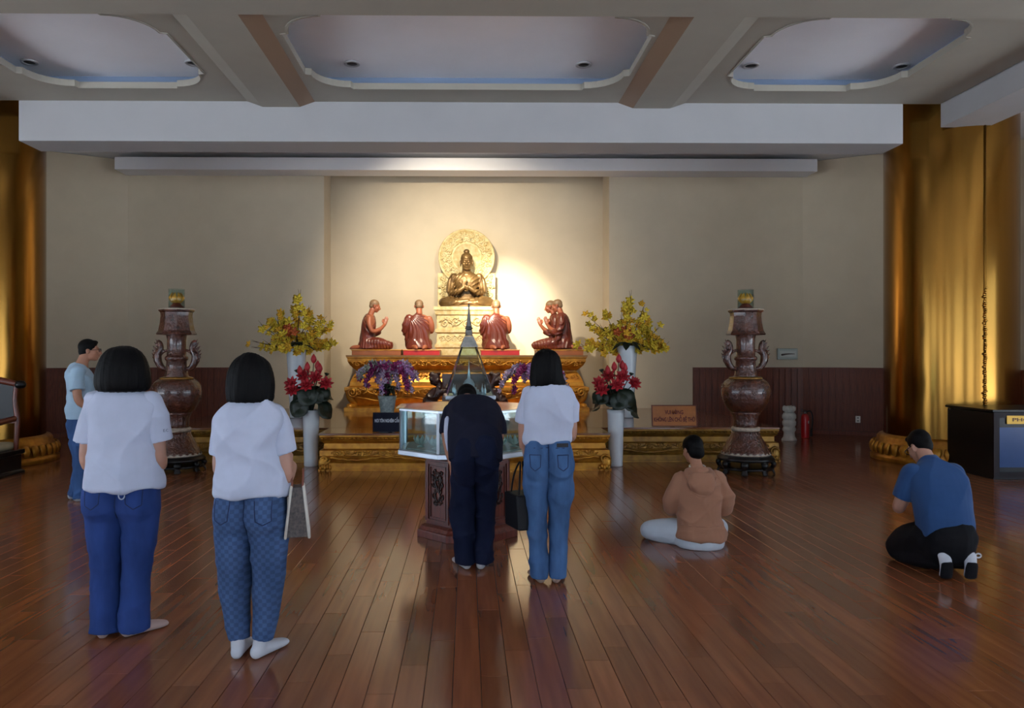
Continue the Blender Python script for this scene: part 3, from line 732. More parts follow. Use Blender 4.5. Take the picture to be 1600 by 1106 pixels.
def foot(mb, x, y, ang=0, s=1.0, h=.075, z=0):
    R = Matrix.Rotation(math.radians(ang), 3, 'Z'); o = Vector((x, y, z))
    P = [(0, -.045, .034), (0, .0, .04), (0, .07, .03), (0, .135, .022), (0, .175, .017)]
    mb.limb([o+R @ (Vector(p)*s) for p in P], [(.031*s, .034*s), (.036*s, .04*s), (.042*s, .03*s), (.046*s, .022*s), (.034*s, .015*s)], n=14, ref=R @ Vector((1, 0, 0)))
    mb.limb([o+R @ Vector((0, -.02*s, .05*s)), o+Vector((0, -.015*s, h+.06))], [.036*s, .036*s], n=12)
def trouser_mesh(hips, legs, rad, butt, seed, wr, voxel=.0085, smooth=6, freq=20):
    """two halves, each pelvis side + leg fused, meeting in a real centre seam"""
    out = MB()
    for s, Lg in ((-1, legs[0]), (1, legs[1])):
        m = MB(); m.torso([((c[0]+s*.43*w_, c[1], c[2]), .57*w_, d_) for c, w_, d_ in hips], p=2.25)
        m.limb(Lg, rad, n=20, ref=(1, 0, 0), cap=False); m.ell((s*butt[0], butt[1], butt[2]), (.096, .075, .11))
        me = fuse(m, voxel, smooth); displace(me, wrinkle(wr, seed+s, freq, (1, 1, 2.4)))
        out.add([v.co.copy() for v in me.vertices], [tuple(p.vertices) for p in me.polygons], True); bpy.data.meshes.remove(me)
    return out.mesh('trousers')
def tee_mesh(m, sleeves, seed, wr, voxel=.0085):
    """shirt body plus sleeves set in at a visible armhole seam, sleeve hems turned in"""
    out = MB(); parts = [m]
    for A, rr in sleeves:
        q = MB(); q.limb(list(A)+[Vector(A[-1])+(Vector(A[-1])-Vector(A[-2])).normalized()*.004], list(rr)+[rr[-1]], n=20, cap=False); q.ell(A[0], (rr[0]*1.02,)*3); parts.append(q)
    for i, q in enumerate(parts):
        me = fuse(q, voxel, 5 if i == 0 else 2); displace(me, wrinkle(wr if i == 0 else wr*.6, seed+i*7, 13))
        out.add([v.co.copy() for v in me.vertices], [tuple(p.vertices) for p in me.polygons], True); bpy.data.meshes.remove(me)
    return out.mesh('shirt')
def standing_woman(root, D, tee_m, jean_m, hair_rings, sk=skin_m, seed=1):
    b = MB(); R = rot(D.get('nod', -6), D.get('turn', 0)); hc = Vector(D['head'])
    head(b, hc, R, .93); nk = D['neck']
    b.limb([hc+Vector((0, -.03, -.05)), Vector((0, -.01, nk+.01)), Vector((0, -.005, nk-.09))], [.048, .052, .085])
    b.torso([(c, w_*.86, d_*.84) for c, w_, d_ in D['torso'][1:]])
    for s, A in ((-1, D['armL']), (1, D['armR'])):
        b.limb(A[:-1], [.05, .044, .040, .034, .026][:len(A)-1], n=14); wv = Vector(A[-2]); dv = Vector(A[-1])-wv
        hand(b, wv, dv, D.get('palm', (-s*.6, -.2, .4)), s*D.get('thumb', 1), .5, .92)
    for s, Lg in ((-1, D['legL']), (1, D['legR'])):
        b.limb([q for q in Lg], [.075, .055, .045, .04], n=12)
        foot(b, Lg[-1][0], Lg[-1][1], D['feet'][0 if s < 0 else 1], D.get('fs', .95), .06)
    obj('body', flat_floor(fuse(b, .0068, 3)), sk, root)
    # tee
    m = MB(); m.torso(D['torso'])
    me = tee_mesh(m, [(D['slL'], D['slr']), (D['slR'], D['slr'])], seed, D.get('wr', .011)); tee = obj('t_shirt', me, tee_m, root)
    # jeans
    me = trouser_mesh(D['hips'], (D['trL'], D['trR']), D['trr'], (D['bx'], D['by'], D['bz']), seed+5, .0042); je = obj('jeans', me, jean_m, root)
    ridge_lines(me, D['seams'], .0028, 'seam', thread, je)
    # hair
    m = MB(); m.torso(hair_rings, n=32, p=2.0); hm = fuse(m, .008, 3)
    displace(hm, lambda co, no: .0011*np.sin(np.arctan2(co[:, 0]-hc.x, co[:, 1]-hc.y)*61+np.sin(co[:, 2]*14)*1.5)+.0012*np.sin(np.arctan2(co[:, 0]-hc.x, co[:, 1]-hc.y)*23+np.sin(co[:, 2]*9)*2)); obj('hair', hm, hair_m, root)
    # feet wear
    if D.get('sock'):
        m = MB()
        for Lg, a in ((D['legL'], D['feet'][0]), (D['legR'], D['feet'][1])): foot(m, Lg[-1][0], Lg[-1][1], a, D.get('fs', .95)*1.09, .055)
        obj('socks', flat_floor(fuse(m, .007, 3)), D['sock'], root)
    return tee, je

# woman 1: deep blue flared jeans
p = G(191, 990); t = thing('person', 'woman with short black bob, white T-shirt and deep blue flared jeans, on the left', 'person', p, math.radians(4))
tee, je = standing_woman(t, dict(head=(.01, .04, 1.49), neck=1.375, turn=0,
    torso=[((.012, -.015, .812), .208, .158), ((.012, -.012, .86), .21, .152), ((.012, -.005, .96), .196, .132), ((.01, 0, 1.08), .187, .122), ((.01, -.005, 1.19), .19, .122), ((.01, -.01, 1.27), .188, .112), ((.01, -.012, 1.325), .15, .09), ((.01, -.01, 1.36), .085, .07), ((.01, -.005, 1.385), .062, .058)],
    armL=[(-.14, 0, 1.28), (-.172, -.015, 1.1), (-.18, .0, .945), (-.15, .16, .95), (-.06, .26, 1.0)], armR=[(.16, 0, 1.28), (.193, -.015, 1.1), (.2, .0, .945), (.16, .16, .95), (.07, .26, 1.0)],
    slL=[(-.13, -.005, 1.285), (-.166, -.01, 1.18), (-.188, -.005, 1.075)], slR=[(.15, -.005, 1.285), (.186, -.01, 1.18), (.208, -.005, 1.075)], slr=[.066, .07, .073],
    legL=[(-.085, 0, .75), (-.085, 0, .45), (-.085, -.02, .1)], legR=[(.085, 0, .75), (.08, 0, .45), (.075, -.02, .1)], feet=(8, -42), sock=cloth('beige socks', (186, 158, 150)),
    hips=[((.0, -.005, .87), .178, .125), ((0, -.005, .80), .197, .135), ((0, -.01, .72), .2, .138), ((0, -.005, .65), .17, .105), ((0, 0, .58), .1, .06)],
    trL=[(-.1, 0, .74), (-.095, 0, .55), (-.085, -.005, .42), (-.082, -.01, .25), (-.084, -.012, .03)], trR=[(.1, 0, .74), (.095, 0, .55), (.083, -.005, .42), (.074, -.01, .25), (.072, -.012, .03)],
    trr=[(.104, .118), (.096, .104), (.082, .088), (.078, .088), (.082, .1)], bx=.085, by=-.07, bz=.745,
    seams=[[(0, .86), (0, .66)], [(-.15, .83), (-.145, .74), (-.11, .72), (-.07, .75), (-.065, .83)], [(.06, .83), (.07, .75), (.11, .72), (.15, .74), (.15, .83)], [(-.19, .84), (.19, .84)]]),
    tee_white, jean_a,
    [((.01, .0, 1.602), .02, .02), ((.01, .0, 1.588), .066, .064), ((.01, -.005, 1.55), .108, .105), ((.01, -.012, 1.49), .134, .124), ((.01, -.018, 1.43), .146, .125), ((.01, -.02, 1.385), .146, .12), ((.01, -.02, 1.355), .132, .105), ((.01, -.02, 1.347), .09, .07)], seed=3)
obj('belt_ring', MB().tube([(.055+.016*math.cos(a*PI/8), -.158, .797+.02*math.sin(a*PI/8)) for a in range(17)], .0035, 6), silver, t)
tx = text_mesh('E.C', .022, .0006); obj('sleeve_logo', tx, mat('sleeve print', (90, 96, 120), .8), t, loc=(.254, -.06, 1.135), rot=(PI/2, 0, math.radians(50)))

# woman 2: checked jeans, white socks, handbag on her arm
p = G(393, 1022); t2 = thing('person', 'woman with straight black bob, white T-shirt, checked jeans and white socks', 'person', p, math.radians(-3))
tee2, je2 = standing_woman(t2, dict(head=(.0, .04, 1.445), neck=1.325,
    torso=[((.008, -.012, .832), .182, .15), ((.008, -.01, .88), .182, .145), ((.006, -.004, .96), .173, .126), ((.004, 0, 1.06), .168, .118), ((.0, -.005, 1.15), .172, .118), ((0, -.01, 1.225), .17, .108), ((0, -.012, 1.275), .14, .088), ((0, -.01, 1.305), .085, .068), ((0, -.005, 1.33), .06, .056)],
    armL=[(-.125, 0, 1.23), (-.152, -.01, 1.06), (-.158, .01, .94), (-.13, .16, .94), (-.05, .25, 1.0)], armR=[(.125, 0, 1.23), (.165, -.01, 1.06), (.178, .0, .92), (.16, .16, .95), (.07, .25, 1.0)],
    slL=[(-.115, -.005, 1.24), (-.148, -.008, 1.13), (-.163, 0, 1.04)], slR=[(.115, -.005, 1.24), (.158, -.008, 1.13), (.178, -.002, 1.05)], slr=[.06, .063, .064],
    legL=[(-.085, 0, .75), (-.075, 0, .45), (-.058, -.02, .1)], legR=[(.085, 0, .75), (.08, 0, .45), (.062, -.02, .1)], feet=(6, -22), sock=sock_white,
    hips=[((.0, -.005, .88), .155, .118), ((0, -.005, .80), .178, .13), ((0, -.01, .72), .186, .138), ((0, -.005, .65), .16, .105), ((0, 0, .58), .1, .06)],
    trL=[(-.092, 0, .72), (-.092, 0, .55), (-.086, 0, .38), (-.072, -.01, .2), (-.06, -.015, .085)], trR=[(.092, 0, .72), (.094, 0, .55), (.09, 0, .38), (.078, -.01, .2), (.064, -.015, .085)],
    trr=[(.102, .118), (.095, .105), (.084, .092), (.069, .077), (.056, .063)], bx=.085, by=-.07, bz=.735,
    seams=[[(0, .84), (0, .64)], [(-.15, .82), (-.145, .72), (-.11, .7), (-.075, .72), (-.065, .82)], [(.06, .82), (.07, .72), (.105, .7), (.145, .72), (.145, .82)]]),
    tee_white, jean_b,
    [((0, .0, 1.556), .02, .02), ((0, -.005, 1.543), .058, .058), ((0, -.008, 1.51), .094, .094), ((0, -.014, 1.46), .115, .112), ((0, -.018, 1.40), .124, .114), ((0, -.02, 1.345), .122, .108), ((0, -.02, 1.315), .117, .1), ((0, -.02, 1.309), .10, .085)], seed=8)
# handbag hanging from her right arm
bagp = p+Vector((.268, .0, 0))
hb = thing('handbag', 'patterned grey canvas handbag with white edging on the checked-jeans woman\'s arm', 'handbag', (bagp.x-.035, bagp.y+.02, .62), math.radians(12)); hb.scale = (.8, .8, 1)
pat = mat('woven patterned canvas', (104, 94, 88), .8, var=(60, .6), col2=(58, 54, 58)); trimw = mat('cream leather trim', (206, 200, 190), .6, var=(9, .1)); tan_l = mat('tan leather strap', (118, 62, 44), .55)
prof = [(-.15, 0), (.15, 0), (.125, .17), (.085, .25), (-.085, .25), (-.125, .17)]
Mz = Matrix.Rotation(PI/2, 4, 'Z')
bd = MB(); rr = []
for y_, k in ((-.058, .94), (-.05, 1), (.05, 1), (.058, .94)): rr.append([(x*k*.72, y_*(1.35-z*2.6), .125+(z-.125)*k) for x, z in prof])
bd.rings(rr, smooth=False); obj('pouch', MB().merge(bd, Mz), pat, hb, bevel=.006)
e = MB()
for y_ in (-.055, .055): e.tube([Mz @ Vector((x*.72, y_*(1.35-z*2.6), z)) for x, z in prof+prof[:1]], .009, 8)
tag(obj('edging', e, trimw, hb), kind='stuff')
for y_ in (-.03, .03):
    obj('handle', MB().limb([Mz @ Vector(q) for q in ((-.05, y_, .23), (-.045, y_*1.2, .29), (0, y_*1.25, .335), (.045, y_*1.2, .29), (.05, y_, .23))], [.007]*5, n=8), tan_l, hb)
obj('charm_tag', MB().box((-.06, -.05, .17), (.006, .035, .06)), trimw, hb, bevel=.002)
obj('pattern_ring', MB().tube([(.062*1.0, .045*math.cos(a*PI/8), .10+.045*math.sin(a*PI/8)) for a in range(17)], .004, 6), trimw, hb)

# woman 3: tucked shirt, mid blue jeans, tote bag
p = G(856, 907); t3 = thing('person', 'woman with shoulder-length black hair, white tee tucked into washed jeans', 'person', p, math.radians(-2))
tee3, je3 = standing_woman(t3, dict(head=(-.012, .05, 1.475), neck=1.375, nod=-10,
    torso=[((.0, 0, .945), .155, .108), ((.0, 0, .975), .165, .118), ((0, 0, 1.04), .163, .118), ((0, -.005, 1.12), .164, .12), ((0, -.008, 1.2), .168, .12), ((0, -.01, 1.27), .165, .11), ((0, -.012, 1.32), .14, .09), ((0, -.01, 1.355), .085, .068), ((0, -.005, 1.39), .058, .056)],
    armL=[(-.125, 0, 1.27), (-.158, .0, 1.1), (-.162, .03, .98), (-.162, .05, .92), (-.155, .06, .85)], armR=[(.125, 0, 1.27), (.155, -.01, 1.1), (.158, .03, .99), (.13, .18, 1.0), (.05, .25, 1.06)],
    slL=[(-.115, -.005, 1.285), (-.15, .0, 1.19), (-.163, .01, 1.095)], slR=[(.115, -.005, 1.285), (.15, -.005, 1.19), (.16, .0, 1.095)], slr=[.058, .06, .06],
    legL=[(-.08, 0, .78), (-.07, 0, .46), (-.058, -.015, .1)], legR=[(.08, 0, .78), (.072, 0, .46), (.06, -.015, .1)], feet=(12, -10),
    hips=[((0, 0, .965), .150, .108), ((0, -.005, .9), .160, .118), ((0, -.01, .8), .170, .13), ((0, -.005, .72), .15, .105), ((0, 0, .64), .09, .06)],
    trL=[(-.085, 0, .78), (-.083, 0, .62), (-.073, 0, .46), (-.066, -.01, .25), (-.062, -.015, .03)], trR=[(.085, 0, .78), (.085, 0, .62), (.076, 0, .46), (.07, -.01, .25), (.066, -.015, .03)],
    trr=[(.09, .108), (.085, .094), (.072, .078), (.064, .074), (.064, .088)], bx=.078, by=-.068, bz=.80,
    seams=[[(0, .95), (0, .72)], [(-.13, .88), (-.125, .8), (-.095, .775), (-.06, .8), (-.055, .88)], [(.055, .88), (.06, .8), (.095, .775), (.125, .8), (.13, .88)], [(-.13, .88), (-.055, .88)], [(.055, .88), (.13, .88)], [(-.15, .925), (.15, .925)]]),
    tee_white, jean_c,
    [((-.012, .0, 1.594), .02, .02), ((-.012, .0, 1.578), .058, .058), ((-.012, -.004, 1.54), .09, .092), ((-.012, -.01, 1.48), .106, .106), ((-.012, -.016, 1.42), .112, .104), ((-.008, -.02, 1.375), .12, .092), ((-.004, -.02, 1.345), .128, .08), ((-.004, -.02, 1.34), .11, .065)], seed=12)
m = MB()
for k, s in ((0, -1), (1, 1)):
    q = MB(); foot(q, s*.06, -.015, (12, -10)[k], 1.04, .02); m.merge(q)
obj('flat_shoes', flat_floor(fuse(m, .007, 2)), mat('beige flat shoes', (168, 140, 124), .6, var=(9, .1)), t3)
obj('belt_patch', MB().box((.09, -.118, .945), (.08, .004, .026), rot(0, 12)), mat('dark belt patch', (28, 24, 30), .6), t3)
# black tote in her left hand
hp = p+Vector((-.165, .06, 0)); tb = thing('tote_bag', 'black leather tote bag with silver clasp hanging from the woman\'s left hand', 'bag', (hp.x-.01, hp.y+.03, .35), math.radians(20))
blk = mat('black grained leather', (15, 15, 20), .5, spec=.25, var=(20, .2), bump=(180, .2, .002))
q = MB(); q.rings([[(sx*(.075+.01*z), sy*.125*(1-.12*z), z*.24) for sx, sy in ((-1, -1), (1, -1), (1, 1), (-1, 1))] for z in (0, .5, 1)], smooth=False); obj('pouch', q, blk, tb, bevel=.012)
for sx in (-1, 1): obj('handle', MB().limb([(sx*.05, -.07, .22), (sx*.035, -.05, .36), (sx*.012, 0, .455), (sx*.035, .05, .36), (sx*.05, .07, .22)], [.007]*5, n=8), blk, tb)
obj('clasp', MB().tube([(.03+.012*math.cos(a*PI/8), -.128, .2+.025*math.sin(a*PI/8)) for a in range(17)], .004, 6), silver, tb)

# bowing man before the case
def bowing_man():
    p = G(741, 886); root = thing('person', 'man in navy T-shirt and dark trousers bowing deeply before the glass case', 'person', p, math.radians(1))
    b = MB(); hc = (-.045, .50, 1.195); head(b, hc, rot(-62), .95)
    b.limb([(-.045, .42, 1.2), (-.03, .33, 1.17), (-.01, .25, 1.12)], [.055, .06, .09])
    b.torso([((0, -.07, .86), .15, .11), ((0, -.02, .97), .15, .11), ((0, .1, 1.06), .16, .11), ((0, .22, 1.125), .17, .1), ((-.01, .3, 1.15), .1, .07)])
    b.limb([(-.175, .26, 1.1), (-.2, .2, .97), (-.185, .12, .86), (-.17, .05, .79), (-.165, .03, .76)], [.055, .045, .04, .032, .027]); hand(b, (-.165, .03, .76), (.05, -.1, -1), (1, .3, 0), 1, .4)
    b.limb([(.16, .26, 1.1), (.19, .22, .97), (.17, .2, .86), (.13, .22, .8)], [.055, .045, .04, .03]); hand(b, (.12, .22, .8), (-.6, .3, -.5), (0, -.5, .5), 1, .4)
    for s in (-1, 1):
        b.limb([(s*.08, -.05, .8), (s*.075, 0, .45), (s*.065, -.01, .1)], [.075, .055, .04]); foot(b, s*.06-.01, -.01, (18, -5)[s > 0], 1.05, .05)
    obj('body', flat_floor(fuse(b, .007, 3)), skin2_m, root)
    m = MB(); m.torso([((.0, -.125, .80), .19, .13), ((0, -.09, .9), .195, .14), ((0, .0, 1.01), .205, .15), ((0, .12, 1.09), .2, .142), ((-.005, .22, 1.135), .2, .125), ((-.015, .29, 1.16), .16, .095), ((-.025, .335, 1.175), .085, .07), ((-.03, .355, 1.18), .06, .055)])
    sl_ = [([(-.155, .24, 1.11), (-.184, .2, 1.03), (-.196, .17, .96)], [.08, .076, .072]), ([(.14, .24, 1.11), (.178, .2, 1.03), (.188, .19, .95)], [.08, .076, .072])]
    m.ell((.06, -.03, .92), (.15, .15, .12))
    me = tee_mesh(m, sl_, 21, .010, .009); obj('t_shirt', me, tee_navy, root)
    me = trouser_mesh([((0, -.09, .93), .155, .12), ((0, -.11, .86), .17, .14), ((0, -.095, .78), .17, .135), ((0, -.06, .68), .14, .1), ((0, -.03, .62), .09, .06)], [[(s*.085, -.06, .76), (s*.085, -.02, .6), (s*.08, 0, .45), (s*.072, -.01, .25), (s*.068, -.02, .04)] for s in (-1, 1)], [(.092, .105), (.09, .1), (.082, .088), (.076, .085), (.074, .09)], (.075, -.15, .82), 22, .009, .009); obj('trousers', me, jean_d, root)
    h = cap_hair(hc, rot(-62), .95, 1.09); obj('hair', fuse(h, .008, 3), hair_m, root)
    m = MB(); m.limb([(-.198, .0, 1.07), (-.2, -.02, .98), (-.192, -.05, .88)], [(.02, .04), (.022, .045), (.012, .03)], n=10, ref=(1, 0, 0)); obj('white_undershirt', m, tee_white, root)
    m = MB()
    for s in (-1, 1): foot(m, s*.06-.01, -.012, (18, -5)[s > 0], 1.1, .02)
    obj('socks', flat_floor(fuse(m, .007, 3)), cloth('grey white socks', (178, 178, 180)), root)
bowing_man()

# man standing in profile by the left pillar
def left_man():
    p = G(127, 781); root = thing('person', 'man with glasses, pale blue T-shirt and jeans standing in profile by the left pillar', 'person', p, math.radians(-66))
    b = MB(); hc = (0, .08, 1.60); head(b, hc, rot(2, -10), .97)
    b.limb([(0, .04, 1.55), (0, .01, 1.47), (0, -.01, 1.38)], [.055, .06, .09])
    b.torso([((0, 0, .9), .15, .11), ((0, 0, 1.05), .15, .11), ((0, -.01, 1.22), .17, .11), ((0, -.02, 1.36), .17, .1), ((0, -.01, 1.43), .09, .07)])
    for s in (-1, 1):
        b.limb([(s*.185, -.02, 1.37), (s*.22, -.03, 1.2), (s*.225, .0, 1.06), (s*.2, .13, 1.0), (s*.14, .24, .98)], [.055, .046, .042, .035, .027]); hand(b, (s*.13, .25, .98), (-s*.5, 1, 0), (-s, -.5, 0), s, .4)
        b.limb([(s*.085, 0, .82), (s*.085, .01, .47), (s*.085, -.02, .1)], [.08, .056, .04]); foot(b, s*.085, -.02+s*.03, -s*8, 1.05, .05)
    obj('body', flat_floor(fuse(b, .007, 3)), skin2_m, root)
    m = MB(); m.torso([((0, 0, .87), .2, .145), ((0, 0, .95), .2, .148), ((0, 0, 1.1), .19, .138), ((0, -.01, 1.22), .2, .138), ((0, -.02, 1.33), .2, .122), ((0, -.02, 1.40), .16, .095), ((0, -.012, 1.44), .085, .075), ((0, -.008, 1.465), .064, .062)])
    me = tee_mesh(m, [([(s*.16, -.02, 1.375), (s*.2, -.03, 1.27), (s*.222, -.025, 1.19)], [.075, .078, .078]) for s in (-1, 1)], 31, .009, .009); obj('t_shirt', me, tee_blue_pale, root)
    m = MB(); m.torso([((0, 0, .96), .16, .12), ((0, -.01, .86), .175, .135), ((0, -.01, .76), .175, .13), ((0, 0, .68), .165, .12)], p=2.3)
    for s in (-1, 1): m.limb([(s*.09, 0, .76), (s*.092, 0, .6), (s*.09, .01, .45), (s*.09, 0, .25), (s*.09, -.01+s*.03, .04)], [(.095, .105), (.09, .1), (.08, .088), (.078, .088), (.082, .1)], n=18, ref=(1, 0, 0), cap=False); m.ell((s*.075, -.07, .8), (.09, .07, .1))
    me = fuse(m, .009, 4); displace(me, wrinkle(.011, 32, 16)); obj('jeans', me, jean_e, root)
    R = rot(2, -10); obj('hair', fuse(cap_hair(hc, R, .97, 1.07), .008, 3), hair_m, root)
    g = MB(); c = Vector(hc); fr = lambda p_: c+R @ (Vector(p_)*.97)
    for s in (-1, 1):
        g.tube([fr((s*.034+.024*math.cos(a*PI/8), .106, .0+.019*math.sin(a*PI/8))) for a in range(17)], .0028, 6); g.tube([fr((s*.058, .105, .004)), fr((s*.078, .06, .004)), fr((s*.082, -.02, .004))], .0028, 6)
    g.tube([fr((-.01, .107, .004)), fr((.01, .107, .004))], .0028, 6); obj('glasses', g, mat('dark spectacle frame', (30, 20, 22), .4), root)
    for s in (-1, 1):
        m = MB(); foot(m, s*.085, -.02+s*.03, -s*8, 1.16, .02); obj('shoe', flat_floor(fuse(m, .007, 3)), mat('white canvas shoes', (186, 190, 198), .6), root)
left_man()

# seated woman in a hooded jacket
def seated_woman():
    p = G(1092, 852); root = thing('person', 'woman in a tan hooded jacket and white trousers sitting cross-legged on the floor', 'person', p, math.radians(-4))
    b = MB(); hc = (-.03, .10, .77); R = rot(-14, 22); head(b, hc, R, .92)
    b.limb([(-.02, .06, .7), (-.01, .03, .64), (0, .0, .56)], [.046, .05, .08])
    b.torso([((0, 0, .08), .15, .12), ((0, 0, .25), .14, .11), ((0, .01, .42), .15, .105), ((0, .02, .54), .15, .095), ((0, .025, .6), .08, .06)])
    for s in (-1, 1):
        b.limb([(s*.16, .02, .54), (s*.21, .02, .38), (s*.2, .1, .29), (s*.12, .24, .32), (s*.03, .3, .4)], [.045, .04, .036, .03, .024]); hand(b, (s*.02, .3, .4), (-s*.1, .3, 1), (-s, 0, 0), s, .05, .9)
    for P in ([(-.09, .03, .09), (-.25, .14, .09), (-.37, .22, .07)], [(-.37, .22, .06), (-.15, .34, .06), (.05, .36, .05)], [(.09, .03, .09), (.2, .2, .09), (.25, .38, .08)], [(.25, .38, .08), (.08, .42, .07), (-.1, .38, .06)]): b.limb(P, [.07, .06, .045])
    obj('body', flat_floor(fuse(b, .007, 3)), skin2_m, root)
    m = MB(); m.torso([((.005, -.025, .06), .2, .178), ((.005, -.022, .1), .202, .178), ((0, -.01, .2), .175, .15), ((0, 0, .3), .17, .135), ((0, .005, .42), .182, .13), ((0, .015, .52), .178, .115), ((0, .02, .575), .14, .09), ((0, .025, .61), .085, .07), ((0, .03, .635), .065, .062)])
    for s in (-1, 1): m.limb([(s*.145, .02, .535), (s*.205, .015, .41), (s*.215, .06, .3), (s*.16, .19, .29), (s*.06, .28, .36)], [.07, .068, .066, .055, .045], n=16)
    m.limb([(-.085, .05, .60), (-.075, -.05, .575), (0, -.105, .54), (.075, -.05, .575), (.085, .05, .60)], [.022, .034, .042, .034, .022], n=12)
    m.torso([((0, -.105, .44), .03, .02), ((0, -.115, .475), .085, .035), ((0, -.11, .53), .11, .045), ((0, -.07, .59), .09, .05)], n=16)
    me = fuse(m, .0085, 4); displace(me, wrinkle(.010, 41, 15)); j = obj('hooded_jacket', me, cloth('tan cotton jacket', (160, 114, 90)), root)
    ridge_lines(me, [[(-.12, .56), (-.09, .47), (-.03, .425), (.03, .425), (.09, .47), (.12, .56)], [(-.16, .19), (.16, .19)]], .005, 'hood_seam', MATS['tan cotton jacket'], j)
    m = MB(); m.torso([((0, -.015, .0), .17, .16), ((0, -.015, .03), .196, .182), ((0, -.0, .07), .18, .16), ((0, .01, .14), .15, .12)])
    for P, rr in (([(-.09, .03, .095), (-.24, .10, .1), (-.36, .16, .085), (-.385, .18, .075)], [.11, .1, .085, .07]), ([(-.37, .19, .065), (-.15, .32, .07), (.05, .36, .06)], [.072, .07, .06]), ([(.09, .03, .095), (.19, .18, .1), (.22, .34, .085)], [.1, .09, .075]), ([(.24, .36, .08), (.08, .42, .075), (-.1, .38, .065)], [.07, .065, .055])): m.limb(P, rr, n=14)
    me = flat_floor(fuse(m, .009, 4)); displace(me, wrinkle(.005, 42, 14)); flat_floor(me); obj('trousers', me, cloth('white cotton trousers', (190, 198, 208)), root)
    h = MB(); c = Vector(hc)
    for q, r_ in (((0, -.018, .04), (.084, .104, .088)), ((0, -.055, -.02), (.072, .066, .078)), ((.0, -.09, -.045), (.05, .045, .05))): h.ell(c+R @ (Vector(q)*.92), tuple(v*.95 for v in r_), R)
    obj('tied_hair', fuse(h, .008, 3), hair_m, root)
    obj('collar', MB().tube([(-.005+.062*math.cos(a*PI/8), .035+.058*math.sin(a*PI/8), .637+.012*math.sin(a*PI/8)) for a in range(17)], .008, 6), trimw, root)
seated_woman()

# kneeling man
def kneeling_man():
    p = G(1491, 903); root = thing('person', 'man in blue T-shirt and black trousers kneeling in prayer on the right', 'person', p, math.radians(-3)); root.scale = (.92, .96, 1)
    b = MB(); hc = (.0, .46, .86); R = rot(-30, 16); head(b, hc, R, .97)
    b.limb([(0, .40, .82), (0, .33, .76), (0, .26, .68)], [.058, .062, .095])
    b.torso([((0, .12, .3), .15, .11), ((0, .14, .45), .15, .11), ((0, .2, .58), .165, .1), ((0, .265, .68), .155, .08), ((0, .3, .73), .08, .06)])
    for s in (-1, 1):
        b.limb([(s*.175, .28, .67), (s*.215, .3, .53), (s*.222, .36, .42), (s*.13, .46, .44), (s*.035, .5, .52)], [.06, .052, .046, .038, .028]); hand(b, (s*.022, .505, .53), (-s*.08, .3, 1), (-s, 0, 0), s, .03)
        b.limb([(s*.1, .16, .26), (s*.13, .34, .17), (s*.14, .5, .09)], [.085, .075, .06]); b.limb([(s*.14, .5, .07), (s*.12, .25, .08), (s*.1, .06, .1)], [.06, .055, .04])
    obj('body', flat_floor(fuse(b, .007, 3)), skin_m, root)
    m = MB(); m.torso([((0, .10, .265), .19, .15), ((0, .11, .32), .2, .158), ((0, .13, .42), .2, .155), ((0, .18, .54), .212, .148), ((0, .235, .64), .218, .13), ((0, .28, .71), .175, .105), ((0, .315, .755), .09, .075), ((0, .335, .775), .066, .062)])
    me = tee_mesh(m, [([(s*.16, .27, .68), (s*.205, .28, .58), (s*.222, .30, .505)], [.08, .08, .076]) for s in (-1, 1)], 51, .009, .009); obj('t_shirt', me, tee_blue, root)
    m = MB(); m.torso([((0, .1, .34), .165, .13), ((0, .08, .27), .185, .16), ((0, .09, .2), .185, .16), ((0, .12, .13), .16, .13)])
    for s in (-1, 1):
        m.limb([(s*.1, .14, .25), (s*.14, .34, .19), (s*.155, .5, .1)], [.125, .115, .095], n=16); m.limb([(s*.155, .5, .085), (s*.125, .25, .085), (s*.095, .07, .10)], [.085, .08, .055], n=14); m.ell((s*.085, .04, .26), (.1, .1, .1))
    me = flat_floor(fuse(m, .009, 4)); displace(me, wrinkle(.005, 52, 14)); flat_floor(me); obj('trousers', me, cloth('black trousers', (17, 16, 20)), root)
    for s in (-1, 1):
        ft = MB(); ft.limb([(s*.095, .03, .175), (s*.093, -.03, .165), (s*.09, -.05, .09), (s*.09, -.04, .03)], [(.038, .036), (.046, .036), (.045, .024), (.047, .018)], n=14, ref=(1, 0, 0))
        so = obj('sock', flat_floor(fuse(ft, .006, 2)), sock_white, root)
        so2 = MB(); so2.limb([(s*.093, -.068, .12), (s*.09, -.062, .08), (s*.09, -.05, .02)], [(.042, .012), (.047, .018), (.048, .016)], n=14, ref=(1, 0, 0)); obj('dark_sole', flat_floor(fuse(so2, .006, 2)), MATS['black trousers'], so)
    obj('sock_loop', MB().tube([(.158+.02*math.cos(a*PI/8), -.03, .165+.014*math.sin(a*PI/8)) for a in range(17)], .006, 6), sock_white, root)
    h = cap_hair(hc, R, .97, 1.06); obj('hair', fuse(h, .008, 3), hair_m, root)
    g = MB(); c = Vector(hc); fr = lambda p_: c+R @ (Vector(p_)*.97)
    for s in (-1, 1):
        g.tube([fr((s*.034+.024*math.cos(a*PI/8), .106, .0+.019*math.sin(a*PI/8))) for a in range(17)], .003, 6); g.tube([fr((s*.058, .105, .004)), fr((s*.08, .06, .004)), fr((s*.086, -.015, .004))], .003, 6)
    obj('glasses', g, MATS['dark spectacle frame'], root)
kneeling_man()

